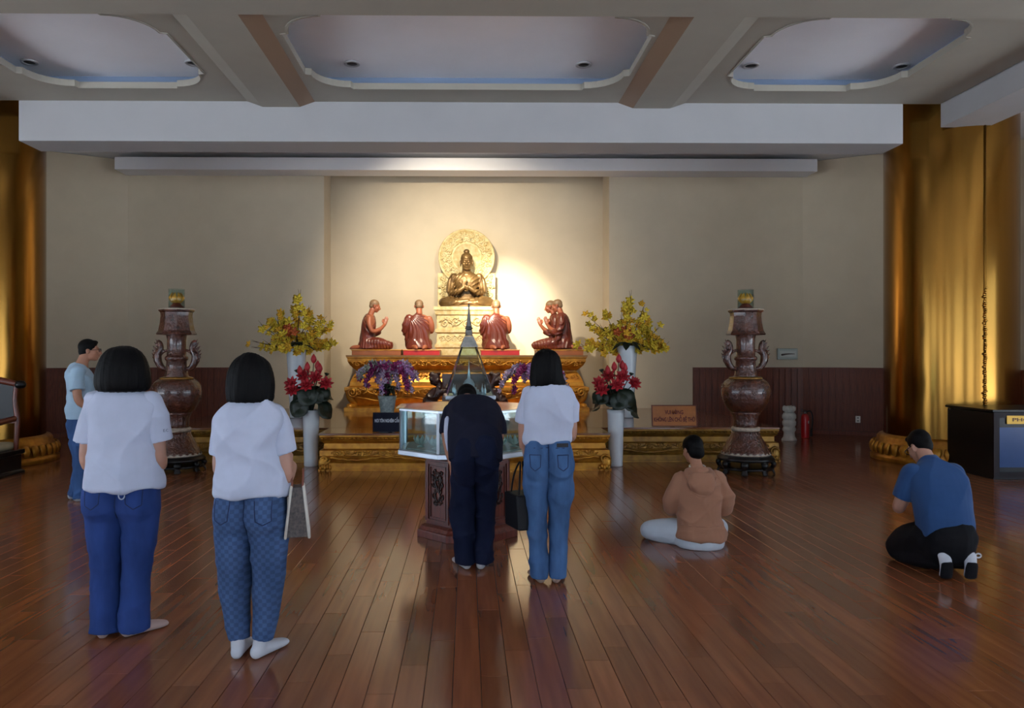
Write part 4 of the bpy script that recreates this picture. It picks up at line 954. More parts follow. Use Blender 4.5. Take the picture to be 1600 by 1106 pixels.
# ================================================================== octagonal relic case
cc = G(731, 840); CYc = 6.65; cxc = at(730.5, 555, CYc).x
t = thing('relic_case', 'octagonal red wood cabinet with silver-framed glass case on top, before the altar', 'display case', (cxc, CYc, 0))
def octv(ap, z): 
    r = ap/math.cos(PI/8); return [Vector((r*math.cos(PI/8+k*PI/4), r*math.sin(PI/8+k*PI/4), z)) for k in range(8)]
def octprof(prof): 
    m = MB(); m.rings([octv(a, z) for a, z in prof], smooth=False); return m
obj('plinth', octprof([(.43, 0), (.43, .06), (.415, .07), (.405, .085), (.40, .095), (.37, .11)]), red_wood, t, bevel=.003)
obj('cabinet_body', octprof([(.352, .1), (.352, .70)]), red_wood, t)
obj('cornice', octprof([(.352, .66), (.37, .675), (.38, .70)]), red_wood, t)
carv = MB(); R_ = random.Random(3)
for s in (-1, 1):
    carv.tube([(s*.0, 0, .30), (s*.03, 0, .36), (s*.008, 0, .42), (s*.035, 0, .49), (s*.01, 0, .56)], .0075, 6, sub=4)
    for k in range(6): carv.tube(spiral((s*(.028+.016*(k % 2)), .3+.05*k), .03, 1.2, 10, s*(-1)**k, k, 0), .006, 5)
carv.tube(spiral((0, .53), .032, 1.0, 14, 1, 0, -.003), .008, 6); carv.ell((0, -.002, .53), (.02, .01, .02), n=8, m=6)
for k in range(10): carv.ell((R_.uniform(-.06, .06), -.003, R_.uniform(.28, .57)), (.02, .007, .009), Matrix.Rotation(R_.uniform(0, PI), 3, 'Y'), n=6, m=5)
cme = carv.mesh('carving'); cme.materials.append(dark_wood)
fw = .352*2*math.tan(PI/8)
def frame_mb(wd, z0, z1, bw, y0, y1):
    m = MB(); xo, xi = wd/2, wd/2-bw
    o_ = [(-xo, z0), (xo, z0), (xo, z1), (-xo, z1)]; i_ = [(-xi, z0+bw), (xi, z0+bw), (xi, z1-bw), (-xi, z1-bw)]
    m.rings([[(x, y1, z) for x, z in o_], [(x, y0, z) for x, z in o_], [(x, y0, z) for x, z in i_], [(x, y1, z) for x, z in i_]], smooth=False, caps=False); return m
fme = frame_mb(fw*.92, .13, .645, .022, -.012, .004).mesh('panel_frame'); fme.materials.append(red_wood)
ime = frame_mb(fw*.68, .165, .61, .010, -.009, .004).mesh('inner_moulding'); ime.materials.append(red_wood)
for k in range(8):
    a = k*PI/4; d = Vector((math.sin(a), -math.cos(a), 0))
    for nm, me_, off in (('panel_frame', fme, .353), ('inner_moulding', ime, .353), ('carving', cme, .358)):
        o = bpy.data.objects.new(nm, me_); C.objects.link(o); o.parent = t; o.location = d*off; o.rotation_euler = (0, 0, a)
        if nm == 'carving': o['kind'] = 'stuff'
# glass part
AP = .577
obj('silver_tray', octprof([(AP-.03, .70), (AP+.012, .71), (AP+.012, .748), (AP, .755)]), silver, t, bevel=.003)
obj('silver_top_frame', MB().rings([octv(AP, 1.082), octv(AP, 1.10), octv(AP-.03, 1.10), octv(AP-.03, 1.082), octv(AP, 1.082)], smooth=False, caps=False), silver, t)
obj('top_glass', octprof([(AP+.03, 1.1), (AP+.03, 1.108)]), thin_glass('frosted top glass', (225, 230, 225), rough=.14), t)
gw = AP*2*math.tan(PI/8); pme = MB().box((0, 0, .917), (gw-.03, .005, .32)).mesh('glass_pane'); pme.materials.append(glass_m)
ume = MB().box((0, 0, .917), (.026, .026, .335)).mesh('upright'); ume.materials.append(silver)
for k in range(8):
    a = k*PI/4; d = Vector((math.sin(a), -math.cos(a), 0)); o = bpy.data.objects.new('glass_pane', pme); C.objects.link(o); o.parent = t; o.location = d*(AP-.008); o.rotation_euler = (0, 0, a)
    q = octv(AP-.014, 0)[k]; o = bpy.data.objects.new('upright', ume); C.objects.link(o); o.parent = t; o.location = q; o.rotation_euler = (0, 0, PI/8+k*PI/4)
obj('inner_floor', octprof([(AP-.05, .756), (AP-.05, .764)]), mat('pale velvet lining', (150, 150, 145), .9), t)
# crystal lotus dishes inside the case
def crystal(x, y, label):
    c = thing('crystal_dish', label, 'crystal dish', (cxc+x, CYc+y, .764), 0, 'crystal lotus dishes in the case')
    obj('foot', MB().lathe([(.03, 0), (.035, .006), (.012, .015), (.012, .03)], 14), crystal_m, c)
    pm = MB(); pm.limb([(.01, 0, .028), (.04, 0, .04), (.06, 0, .07), (.058, 0, .095)], [(.006, .008), (.016, .006), (.016, .005), (.004, .003)], n=8, ref=(0, 1, 0), sub=2); me_ = pm.mesh('petal'); me_.materials.append(crystal_m)
    for k in range(9):
        o = bpy.data.objects.new('petal', me_); C.objects.link(o); o.parent = c; o.rotation_euler = (0, 0, 2*PI*k/9)
    obj('bead', MB().ell((0, 0, .055), (.018, .018, .018), n=10, m=8), crystal_m, c)
for x, y, lb in ((-.40, -.16, 'crystal lotus dish nearest the left glass corner of the case'), (-.27, -.30, 'crystal lotus dish behind the front left upright of the case'), (.27, -.30, 'crystal lotus dish behind the front right upright of the case'), (.40, -.16, 'crystal lotus dish nearest the right glass corner of the case')): crystal(x, y, lb)
# glass pyramid with small stupa
g = thing('glass_stupa', 'tall glass pyramid with silver spire and a small silver stupa inside', 'stupa', (cxc+.012, CYc, 1.108), math.radians(4))
obj('base_legs', MB().rectprof(.17, .17, [(0, 0), (0, .05), (.02, .06)]), silver, g)
obj('base_plate', MB().rectprof(.19, .19, [(.0, .06), (.025, .065), (.025, .095), (.005, .10)]), silver, g, bevel=.003)
B0, B1, Z0, Z1 = .195, .062, .10, .515
for k in range(4):
    a = k*PI/2; M = Matrix.Rotation(a, 4, 'Z')
    m = MB(); m.add([M @ Vector(q) for q in ((-B0, -B0, Z0), (B0, -B0, Z0), (B1, -B1, Z1), (-B1, -B1, Z1), (-B0+.004, -B0+.004, Z0), (B0-.004, -B0+.004, Z0), (B1-.004, -B1+.004, Z1), (-B1+.004, -B1+.004, Z1))], [(0, 1, 2, 3), (7, 6, 5, 4), (0, 4, 5, 1), (1, 5, 6, 2), (2, 6, 7, 3), (3, 7, 4, 0)])
    obj('glass_pane', m, glass_m, g); e = MB(); e.tube([M @ Vector((-B0, -B0, Z0)), M @ Vector((-B1, -B1, Z1))], .0045, 6); obj('edge_bar', e, mat('dark steel edge', (90, 92, 96), .3, metal=.8), g)
steel = mat('aged silver spire', (132, 128, 122), .35, metal=.85, var=(20, .3))
st = []
for k in range(7): 
    r_ = .075-.006*k; z_ = Z1+k*.014; st += [(r_, z_), (r_, z_+.009), (r_-.005, z_+.0095)]
m = MB(); m.rectprof(0, 0, st); obj('stepped_cap', m, steel, g)
obj('bell', MB().lathe([(.034, .613), (.036, .62), (.03, .628), (.032, .65), (.027, .672), (.036, .676), (.036, .682), (.024, .69)], 20), steel, g)
obj('spire', MB().lathe([(.028, .69), (.022, .71), (.019, .73), (.014, .78), (.010, .82), (.006, .86), (.006, .868), (.010, .872), (.008, .884), (.002, .90)], 16), steel, g)
obj('inner_stupa', MB().lathe([(.11, .1), (.11, .12), (.09, .122), (.09, .14), (.07, .142), (.07, .16), (.05, .165), (.052, .19), (.035, .22), (.014, .24), (.012, .27), (.006, .32), (.003, .40)], 24), silver, g)
ct = MB().lathe([(.014, .1), (.01, .12), (.012, .14), (.004, .16), (.002, .19)], 10).mesh('corner_stupa'); ct.materials.append(silver)
for sx in (-1, 1):
    for sy in (-1, 1):
        o = bpy.data.objects.new('corner_stupa', ct); C.objects.link(o); o.parent = g; o.location = (sx*.13, sy*.13, 0)

# ================================================================== carved dark posts before the altar
def carved_post(px, s, label):
    y = 13.1; p_ = at(px, 640, y); t = thing('carved_post', label, 'carving', (p_.x, y, PZ), 0, 'dark carved posts'); k = y/F
    Z = lambda yy: CAMZ-(yy-CY)*k-PZ
    m = MB(); m.limb([(s*.02, 0, Z(587)), (s*.0, 0, Z(594)), (s*-.05, 0, Z(600)), (s*-.06, 0, Z(606)), (s*-.02, 0, Z(612)), (s*.09, 0, Z(622)), (s*.16, 0, Z(630)), (s*.14, 0, .2), (s*.14, 0, .115)], [(.09, .07), (.10, .08), (.055, .06), (.05, .06), (.1, .08), (.09, .08), (.08, .08), (.09, .09), (.11, .11)], n=12, ref=(1, 0, 0))
    m.ell((s*.06, 0, Z(585)), (.06, .06, .05)); m.ell((-s*.05, 0, Z(584)), (.05, .06, .04)); m.ell((s*.09, -.03, Z(592)), (.04, .05, .05)); m.ell((-s*.12, 0, Z(612)), (.1, .07, .06)); m.ell((-s*.2, 0, Z(609)), (.05, .05, .09))
    me = fuse(m, .014, 2); displace(me, wrinkle(.014, 61, 26)); obj('carved_wood', flat_floor(me, .003), dark_wood, t)
carved_post(681, -1, 'dark carved wooden post left of the glass pyramid, before the altar')
carved_post(773, 1, 'dark carved wooden post right of the glass pyramid, before the altar')
y = 13.5; p_ = at(729, 600, y)
o = thing('wooden_screen', 'dark wooden frame standing between the two carved posts behind the pyramid', 'screen', (p_.x, y, PZ)); pw = 76*y/F; ph_ = CAMZ-(584-CY)*y/F-PZ
fm = frame_mb(pw, 0, ph_, .11, -.03, .03); obj('frame', fm, dark_wood, o); obj('back_board', MB().box((0, .01, ph_/2), (pw-.1, .02, ph_-.1)), mat('dark stained board', (62, 38, 24), .5, var=(6, .3)), o)

# ================================================================== ceramic urns
urn_m = mat('glossy brown glazed ceramic', (90, 46, 30), .16, var=(9, .4), bump=(34, 1.0, .02), coat=.6, col2=(62, 28, 19))
urn_gold = mat('gilt glaze band', (150, 108, 46), .25, metal=.4, var=(20, .3), bump=(40, .4, .006))
rim_m = mat('pale worn glaze rim', (176, 160, 142), .3, var=(30, .3))
def urn(px, by, label, lab2, lab3):
    p_ = G(px, by); y = p_.y; k = y/F; Z = lambda yy: CAMZ-(yy-CY)*k
    U = lambda crop: 430+crop/3.4545; W = lambda c: c/3.4545*k
    s = thing('urn_stand', lab3, 'stand', (p_.x, y, 0), 0, 'black urn stands')
    zt = Z(U(968)); q = MB(); q.lathe([(W(120), zt-.075), (W(146), zt-.07), (W(150), zt-.045), (W(140), zt-.02), (W(128), zt)], 40); obj('top_disc', q, black_wood, s)
    q = MB(); q.lathe([(W(118), .05), (W(140), .055), (W(140), .085), (W(118), .09)], 40); obj('lower_ring', q, black_wood, s)
    lg = MB(); lg.limb([(W(128), 0, zt-.06), (W(142), 0, zt-.11), (W(134), 0, .07), (W(146), 0, .012)], [(.04, .03), (.05, .035), (.035, .025), (.045, .014)], n=10, ref=(0, 1, 0)); lm = lg.mesh('leg'); lm.materials.append(black_wood)
    for i in range(8):
        o = bpy.data.objects.new('leg', lm); C.objects.link(o); o.parent = s; o.rotation_euler = (0, 0, 2*PI*(i+.5)/8)
    t = thing('ceramic_urn', label, 'urn', (p_.x, y, zt), 0, 'brown ceramic urns')
    P = lambda lst: [(W(r), Z(U(c))-zt) for r, c in lst]
    flut = lambda n, a: (lambda an, z: 1+a*abs(math.cos(n*an/2)))
    obj('flared_foot', MB().lathe(P([(60, 968), (124, 966), (126, 955), (118, 945), (112, 930), (104, 922), (98, 905), (84, 880), (72, 855), (70, 840)]), 72, mod=flut(24, .035)), urn_m, t)
    obj('foot_rim', MB().lathe(P([(127, 968), (130, 962), (127, 952), (110, 950)]), 48), rim_m, t)
    obj('collar_ring', MB().lathe(P([(66, 842), (74, 838), (76, 828), (72, 820), (62, 818)]), 40), rim_m, t)
    obj('stem', MB().lathe(P([(62, 822), (60, 800), (62, 770), (70, 748), (76, 738)]), 64, mod=flut(16, .05)), urn_m, t)
    obj('belly', MB().lathe(P([(70, 742), (80, 736), (98, 715), (112, 690), (122, 660), (126, 625), (122, 598), (112, 578), (96, 564), (80, 556)]), 72, mod=flut(12, .02)), urn_m, t)
    # raised dragon-scroll relief on the belly
    rl = MB(); rr = random.Random(5)
    for i in range(22):
        a = 2*PI*i/22+rr.uniform(-.1, .1); c_ = rr.choice((605, 630, 655)); rad = W({605: 123, 630: 126, 655: 122}[c_]); sp = spiral((0, 0), W(16), 1.3, 10, rr.choice((-1, 1)), rr.uniform(0, 6))
        rl.tube([(rad*math.cos(a+x/rad), rad*math.sin(a+x/rad), Z(U(c_))-zt+z_) for x, _, z_ in sp], W(4), 5)
    tag(obj('dragon_relief', rl, urn_m, t), kind='stuff')
    obj('shoulder_band', MB().lathe(P([(84, 560), (90, 556), (82, 549), (60, 545)]), 48), urn_gold, t)
    obj('neck', MB().lathe(P([(64, 550), (58, 538), (53, 500), (51, 462), (58, 456), (60, 448), (58, 440), (50, 434), (48, 400), (48, 350), (52, 326), (56, 318)]), 48, mod=flut(8, .03)), urn_m, t)
    obj('pagoda_lid', MB().lathe(P([(50, 326), (100, 322), (103, 316), (92, 300), (84, 260), (80, 220), (82, 202), (90, 196), (92, 188), (84, 183), (30, 182)]), 8, smooth=False, rot=PI/8), urn_m, t)
    obj('lid_rim', MB().lathe(P([(83, 188), (93, 189), (94, 184), (84, 181)]), 8, smooth=False, rot=PI/8), rim_m, t)
    for sd in (-1, 1):
        h = MB(); X = lambda c: sd*W(c); zz_ = lambda c: Z(U(c))-zt
        h.limb([(X(50), 0, zz_(505)), (X(75), 0, zz_(500)), (X(96), 0, zz_(470)), (X(100), 0, zz_(430)), (X(84), 0, zz_(395)), (X(88), 0, zz_(365)), (X(97), 0, zz_(350))], [W(10), W(16), W(20), W(20), W(16), W(12), W(4)], n=10)
        h.limb([(X(98), 0, zz_(440)), (X(72), 0, zz_(415)), (X(52), 0, zz_(405))], [W(9), W(7), W(8)], n=8)
        for c0, c1, e0 in ((100, 480, 124), (106, 460, 130), (108, 440, 134), (108, 420, 133), (106, 400, 128), (100, 380, 120), (94, 366, 112), (92, 495, 112)):
            h.limb([(X(c0-8), 0, zz_(c1+6)), (X(c0+4), 0, zz_(c1)), (X(e0), 0, zz_(c1-20))], [W(10), W(7), W(2)], n=8)
        obj('dragon_handle', fuse(h, .009, 1), urn_m, t)
    ztop = Z(U(182))
    j = thing('glass_jar_lotus', lab2, 'glass jar', (p_.x, y, ztop), 0, 'gold lotus jars on the urns')
    R0 = W(42); H = W(105)
    obj('glass_jar', MB().lathe([(R0, 0), (R0, H), (R0-.006, H), (R0-.006, .004), (.003, .004)], 32), glass_m, j)
    obj('red_base', MB().lathe([(W(36), .006), (W(38), W(10)), (W(24), W(22)), (W(20), W(30))], 24), mat('dark red lotus base', (110, 40, 30), .4), j)
    lp = MB(); lp.limb([(.0, 0, W(28)), (W(24), 0, W(38)), (W(36), 0, W(60)), (W(22), 0, W(84))], [(.01, .01), (.03, .014), (.036, .014), (.008, .006)], n=8, ref=(0, 1, 0), sub=2); me_ = lp.mesh('petal'); me_.materials.append(mat('amber gold lotus', (222, 150, 40), .35, var=(9, .2)))
    for i in range(8):
        o = bpy.data.objects.new('petal', me_); C.objects.link(o); o.parent = j; o.rotation_euler = (0, 0, 2*PI*i/8)
urn(1165, 738, 'tall brown glazed urn with dragon handles on the right, behind the seated woman', 'glass jar with golden lotus on top of the right urn', 'black wooden stand under the right urn')
urn(276, 735, 'tall brown glazed urn with dragon handles on the left, between the two women', 'glass jar with golden lotus on top of the left urn', 'black wooden stand under the left urn')

# ================================================================== flowers
yel = mat('yellow silk petals', (248, 214, 62), .6, var=(14, .2)); yel2 = mat('golden silk petals', (250, 190, 46), .6, var=(14, .2)); orr = mat('orange silk petals', (214, 104, 44), .6, var=(14, .2))
twig = mat('dark brown twig', (64, 44, 30), .8, var=(20, .3)); leafd = mat('dark green leaf', (26, 40, 26), .45, var=(12, .3)); lotred = mat('crimson lotus petals', (176, 32, 44), .5, var=(12, .25)); lotctr = mat('lotus centre', (206, 120, 60), .6)
def blossom_mesh(m_, r, name='blossom'):
    b = MB()
    for k in range(5):
        a = 2*PI*k/5; d = Vector((math.cos(a), math.sin(a), 0)); n_ = Vector((-d.y, d.x, 0))
        b.add([(0, 0, 0), d*r*.5+n_*r*.36+Vector((0, 0, r*.12)), d*r+Vector((0, 0, r*.3))+n_*r*.12, d*r-n_*r*.12+Vector((0, 0, r*.3)), d*r*.5-n_*r*.36+Vector((0, 0, r*.12)), d*r*.55+Vector((0, 0, r*.02)), Vector((0, 0, -.12*r))+d*r*.3], [(0, 1, 5), (1, 2, 3, 5), (5, 3, 4), (0, 5, 4), (0, 6, 1), (6, 2, 1), (6, 3, 2), (6, 4, 3), (6, 0, 4)], True)
    b.ell((0, 0, r*.1), (r*.2, r*.2, r*.16), n=6, m=4); me_ = b.mesh(name); me_.materials.append(m_); return me_
def tall_vase(name, p_, h, r0, r1, label, grp):
    t = thing(name, label, 'vase', p_, 0, grp)
    obj('vessel', MB().lathe([(r0*.9, 0), (r0, .01), (r0*1.0, h*.1), ((r0+r1)/2, h*.6), (r1, h*.93), (r1*1.06, h), (r1*.98, h), (r1*.92, h*.95), (r1*.5, h*.9)], 40), porcelain, t)
    return t
def yellow_bouquet(px, label, lv, seed):
    R = random.Random(seed); y = 12.7; k = y/F; p_ = at(px, 555, y); zt = CAMZ+(555-540)*k
    tall_vase('tall_vase', (p_.x, y, PZ), zt-PZ, .11, .165, lv, 'white vases of yellow blossom')
    t = thing('blossom_bouquet', label, 'flowers', (p_.x, y, zt), 0, 'yellow blossom bouquets')
    bms = [blossom_mesh(yel, .075), blossom_mesh(yel2, .068), blossom_mesh(yel, .055)]; om = blossom_mesh(orr, .085)
    for i in range(30):
        if i == 0: d = Vector((.08, 0, 1)); L = 1.02
        elif i < 14: a = PI*(.06+.88*(i-1)/12); d = Vector((math.cos(a)*1.25, R.uniform(-.35, .35), .10+math.sin(a)*.9)); L = R.uniform(.62, .82)
        else: a = R.uniform(0, 2*PI); d = Vector((math.cos(a), math.sin(a)*.7, R.uniform(.15, 1.1))); L = R.uniform(.4, .62)
        d = d.normalized(); bend = Vector((R.uniform(-.1, .1), R.uniform(-.1, .1), -.06 if d.z < .5 else .05))
        P_ = [Vector((0, 0, -.12))+d*L*q+bend*q*q for q in (0, .3, .6, .85, 1)]
        st_ = MB(); st_.limb(P_, [.008, .007, .006, .004, .002], n=5, sub=2, cap=False)
        for q in range(2):
            b0 = P_[2+q]; st_.limb([b0, b0+(d+Vector((R.uniform(-.6, .6), R.uniform(-.5, .5), R.uniform(0, .7)))).normalized()*R.uniform(.1, .2)], [.0045, .0015], n=4, sub=1, cap=False)
        br = obj('branch', st_, twig, t)
        for q in range(9):
            u = R.uniform(.3, .97); j_ = min(int(u*4), 3); c_ = P_[j_].lerp(P_[j_+1], R.random())+Vector((R.uniform(-.06, .06), R.uniform(-.07, .03), R.uniform(-.05, .06)))
            o = bpy.data.objects.new('blossom', R.choice(bms)); C.objects.link(o); o.parent = br; o.location = c_
            f_ = Vector((d.x*.6+R.uniform(-.5, .5), -.8+R.uniform(-.3, .4), .35+R.uniform(-.4, .5))); o.rotation_euler = f_.to_track_quat('Z', 'Y').to_euler(); sc_ = R.uniform(.8, 1.2); o.scale = (sc_,)*3
    for q in range(7):
        o = bpy.data.objects.new('orange_blossom', om); C.objects.link(o); o.parent = t; o.location = (R.uniform(-.24, .02), R.uniform(-.22, -.14), R.uniform(.1, .3)); o.rotation_euler = Vector((R.uniform(-.4, .4), -1, .4)).to_track_quat('Z', 'Y').to_euler()
    for q in range(9):
        a = 2*PI*q/9+.3; lf = MB(); dd = Vector((math.cos(a), math.sin(a)*.8, 0))
        lf.limb([Vector((0, 0, .02)), dd*.14+Vector((0, 0, .06)), dd*.27+Vector((0, 0, -.02)), dd*.36+Vector((0, 0, -.08))], [(.01, .004), (.06, .004), (.05, .004), (.004, .002)], n=6, ref=(-dd.y, dd.x, 0), sub=2); obj('leaf', lf, leafd, t)
yellow_bouquet(463, 'yellow blossom bouquet in the tall white vase left of the altar', 'tall white porcelain vase on the platform left of the altar', 11)
yellow_bouquet(980, 'yellow blossom bouquet in the tall white vase right of the altar', 'tall white porcelain vase on the platform right of the altar', 12)

def lotus_open(r, name, m_=None):
    b = MB()
    for ring, (n_, el, sc_) in enumerate(((8, .25, 1), (7, .75, .85), (5, 1.2, .6))):
        for k in range(n_):
            a = 2*PI*(k+.5*ring)/n_; d = Vector((math.cos(a), math.sin(a), 0)); q = Vector((-d.y, d.x, 0)); up = Vector((0, 0, 1))
            tip = (d*math.cos(el)+up*math.sin(el))*r*sc_; mid = (d*math.cos(el*.7)+up*math.sin(el*.7))*r*sc_*.55
            b.limb([Vector(), mid, tip], [(r*.08, r*.03), (r*.24, r*.035), (r*.02, r*.01)], n=6, ref=q, sub=2)
    me_ = b.mesh(name); me_.materials.append(m_ or lotred); return me_
def lotus_vase(px, by, label, lv, seed):
    R = random.Random(seed); p_ = G(px, by); y = p_.y; k = y/F
    h = CAMZ-(640-CY)*k; tall_vase('floor_vase', (p_.x, y, 0), h, .098, .118, lv, 'white floor vases of red lotus')
    t = thing('lotus_bouquet', label, 'flowers', (p_.x, y, h), 0, 'red lotus bouquets'); op = lotus_open(.115, 'lotus_flower')
    bud = MB().lathe([(.006, -.01), (.03, .01), (.042, .045), (.03, .085), (.003, .125)], 10).mesh('lotus_bud'); bud.materials.append(lotred)
    pod = MB().lathe([(.008, -.03), (.03, .0), (.036, .01), (.003, .012)], 12).mesh('seed_pod'); pod.materials.append(leafd)
    def stem(c_, me_, nm, tilt):
        s_ = MB(); s_.limb([(0, 0, -.1), (c_[0]*.4, c_[1]*.4, c_[2]*.5), c_], [.009, .008, .006], n=6, sub=3, cap=False); st_ = obj('stem', s_, leafd, t)
        o = bpy.data.objects.new(nm, me_); C.objects.link(o); o.parent = st_; o.location = c_; o.rotation_euler = Vector(tilt).to_track_quat('Z', 'Y').to_euler()
    for x, z, yy in ((-.25, .37, -.1), (-.22, .28, -.16), (-.02, .35, -.2), (.23, .37, -.12), (.08, .46, -.08), (-.1, .47, .0)): stem((x, yy, z), op, 'lotus_flower', (x*.8+R.uniform(-.2, .2), -.9, .55))
    for x, z in ((.03, .66), (-.04, .55), (-.13, .5), (.13, .53), (.09, .57)): stem((x+R.uniform(-.015, .015), R.uniform(-.08, .05), z), bud, 'lotus_bud', (x*.5, 0, 1))
    for x, z in ((-.2, .55), (.22, .5)): stem((x, 0, z), pod, 'seed_pod', (x, -.3, 1))
    for q in range(12):
        a = 2*PI*q/12; rr_ = R.uniform(.16, .25); c_ = Vector((math.cos(a)*rr_, math.sin(a)*rr_*.8-.02, R.uniform(-.02, .26))); lf = MB(); rad = R.uniform(.1, .15)
        nrm = Vector((math.cos(a)*1.0, math.sin(a)-.6, .5)).normalized(); Q = nrm.to_track_quat('Z', 'Y').to_matrix()
        ring = [[c_+Q @ Vector((rad*u*math.cos(w_), rad*u*math.sin(w_), .03*u*u+.02*u*math.sin(3*w_)+dz)) for w_ in [2*PI*i/14 for i in range(14)]] for u, dz in ((.05, 0), (.5, 0), (1, 0), (1, -.004), (.5, -.004), (.05, -.004))]
        lf.rings(ring, True, True); obj('leaf', lf, leafd, t)
lotus_vase(486, 728, 'red lotus bouquet with dark leaves left of the jutting platform', 'white floor vase of red lotus left of the jutting platform', 21)
lotus_vase(962, 728, 'red lotus bouquet with dark leaves right of the jutting platform', 'white floor vase of red lotus right of the jutting platform', 22)

# orchids
orc = [mat('violet orchid petals', (190, 140, 206), .6, var=(20, .3)), mat('pale lilac orchid petals', (226, 208, 230), .6, var=(20, .25), col2=(186, 146, 190)), mat('magenta orchid petals', (164, 50, 116), .6, var=(20, .25)), mat('white green orchid petals', (188, 190, 176), .6, var=(20, .2))]
pot_m = mat('mottled grey green ceramic', (166, 180, 180), .35, var=(26, .4), bump=(30, .3, .005), col2=(112, 130, 130))
def orchid(px, label, seed):
    R = random.Random(seed); y = 12.3; k = y/F; p_ = at(px, 555, y); h = CAMZ-(618-CY)*k-PZ
    t = thing('potted_orchid', label, 'potted plant', (p_.x, y, PZ), 0, 'orchid pots before the altar')
    obj('pot', MB().lathe([(.10, 0), (.105, .02), (.11, h*.3), (.135, h*.8), (.155, h), (.14, h), (.13, h*.9), (.02, h*.85)], 32, mod=lambda a, z: 1+.03*math.cos(a*12+z*40)), pot_m, t)
    for q in range(16):
        a = 2*PI*q/16+R.uniform(-.2, .2); dd = Vector((math.cos(a), math.sin(a), 0)); L = R.uniform(.14, .24); lf = MB()
        lf.limb([Vector((0, 0, h-.03)), dd*L*.5+Vector((0, 0, h+R.uniform(.08, .2))), dd*L+Vector((0, 0, h+R.uniform(-.02, .14)))], [(.02, .004), (.045, .006), (.006, .003)], n=6, ref=(-dd.y, dd.x, 0), sub=3); obj('leaf', lf, leafd, t)
    bms = [blossom_mesh(m_, .072) for m_ in orc]
    top = h+.44
    for i in range(13):
        a = PI*(i+.5)/13; sx = math.cos(a); reach = R.uniform(.36, .66)*abs(sx)**.6 if abs(sx) > .01 else .1; yy = R.uniform(-.3, .1); drop = R.uniform(.0, .42) if abs(sx) > .3 else R.uniform(.15, .45)
        P_ = [Vector((0, 0, h)), Vector((sx*.08, yy*.2, top*.75+h*.25)), Vector((sx*reach*.55, yy*.6, top+R.uniform(-.02, .08))), Vector((sx*reach*.9, yy, top-drop*.45)), Vector((sx*reach*1.05, yy*1.1, top-drop-.06))]
        s_ = MB(); s_.limb(P_, [.006]*5, n=5, sub=3, cap=False); st_ = obj('flower_spray', s_, leafd, t); ci = (1, 0, 1, 2, 1, 3, 2)[i % 7]
        PP, _ = resample(P_, [(1, 1)]*5, 5)
        for q in range(11):
            c_ = PP[min(8+q, len(PP)-1)]+Vector((R.uniform(-.025, .025), R.uniform(-.04, .01), R.uniform(-.02, .02)))
            o = bpy.data.objects.new('blossom', bms[ci if R.random() < .8 else R.randrange(3)]); C.objects.link(o); o.parent = st_; o.location = c_; sc_ = 1.15-.04*q; o.scale = (sc_,)*3
            o.rotation_euler = Vector((sx*.7+R.uniform(-.4, .4), -1, R.uniform(-.3, .5))).to_track_quat('Z', 'Y').to_euler()
orchid(605, 'potted purple and white orchid left of the relic case', 31)
orchid(838, 'potted purple orchid behind the woman with shoulder-length hair', 32)

# ================================================================== signs
def sign_board(name, px0, px1, py0, py1, y, label, face, edge, lines, tcol, tilt=8):
    a, b = at(px0, py1, y), at(px1, py0, y); wd, hh = b.x-a.x, b.z-PZ-.003; t = thing(name, label, 'sign', ((a.x+b.x)/2, y, PZ+.003))
    R = (math.radians(-tilt), 0, 0)
    pl = obj('panel', MB().box((0, 0, hh/2), (wd, .014, hh)), face, t, rot=R, bevel=.002); obj('edge_frame', frame_mb(wd+.01, -.0, hh+.004, .016, -.014, -.004), edge, pl)
    obj('prop', MB().box((0, .06, hh*.36), (.06, .01, hh*.75), rot(24)), edge, t)
    for s, zc, sz, wt, bo in lines: obj('lettering', text_mesh(s, sz, .001, width=wt, bold=bo), tcol, pl, loc=(0, -.0095, hh*zc), rot=(PI/2, 0, 0))
    return t
sign_board('notice_sign', 1019, 1089, 633, 668, 11.02, 'orange notice board lettered VUI LÒNG standing on the platform, right', mat('orange brown sign face', (176, 104, 42), .5, var=(9, .15)), mat('sign frame wood', (110, 52, 26), .5),
           [('VUI LÒNG', .66, .085, .27, .002), ('KHÔNG LÊN CHỖ BỆ THỜ', .32, .085, .6, .002)], mat('dark red sign lettering', (92, 20, 16), .6))
sign_board('warning_sign', 583, 634, 645, 672, 10.3, 'small navy sign with white capital lettering beside the relic case', mat('navy sign face', (18, 21, 38), .6, spec=.15), MATS['navy sign face'],
           [('NƠI TÔN NGHIÊM CẤM LÊN', .58, .062, .40, .002)], mat('white sign lettering', (190, 196, 206), .6), 5)

# ================================================================== things along the right wall
p_ = G(1233, 688); k = p_.y/F
t = thing('stone_post', 'white carved stone post standing between the platform and the extinguisher', 'post', p_)
pr = [(.128, 0), (.128, .025), (.118, .04), (.1, .07), (.092, .13), (.095, .16), (.112, .18), (.115, .215), (.1, .24), (.098, .26), (.116, .285), (.118, .34), (.1, .37), (.102, .385), (.12, .41), (.118, .46), (.1, .49), (.098, .505)]
obj('shaft', MB().lathe(pr, 24, mod=lambda a, z: 1+.05*math.cos(4*a)), stone_white, t)
q = MB(); q.ell((0, 0, .56), (.1, .1, .075))
for i in range(8): a = 2*PI*i/8; q.tube(spiral((0, 0), .035, 1.3, 10, 1, a), .01, 5) if False else q.ell((.085*math.cos(a), .085*math.sin(a), .57+.02*(i % 2)), (.038, .038, .045), n=10, m=8)
obj('carved_head', fuse(q, .008, 1), stone_white, t)
p_ = G(1258, 684); ext_red = mat('red enamel', (186, 22, 30), .3, coat=.3); blkp = mat('black plastic', (22, 22, 24), .5)
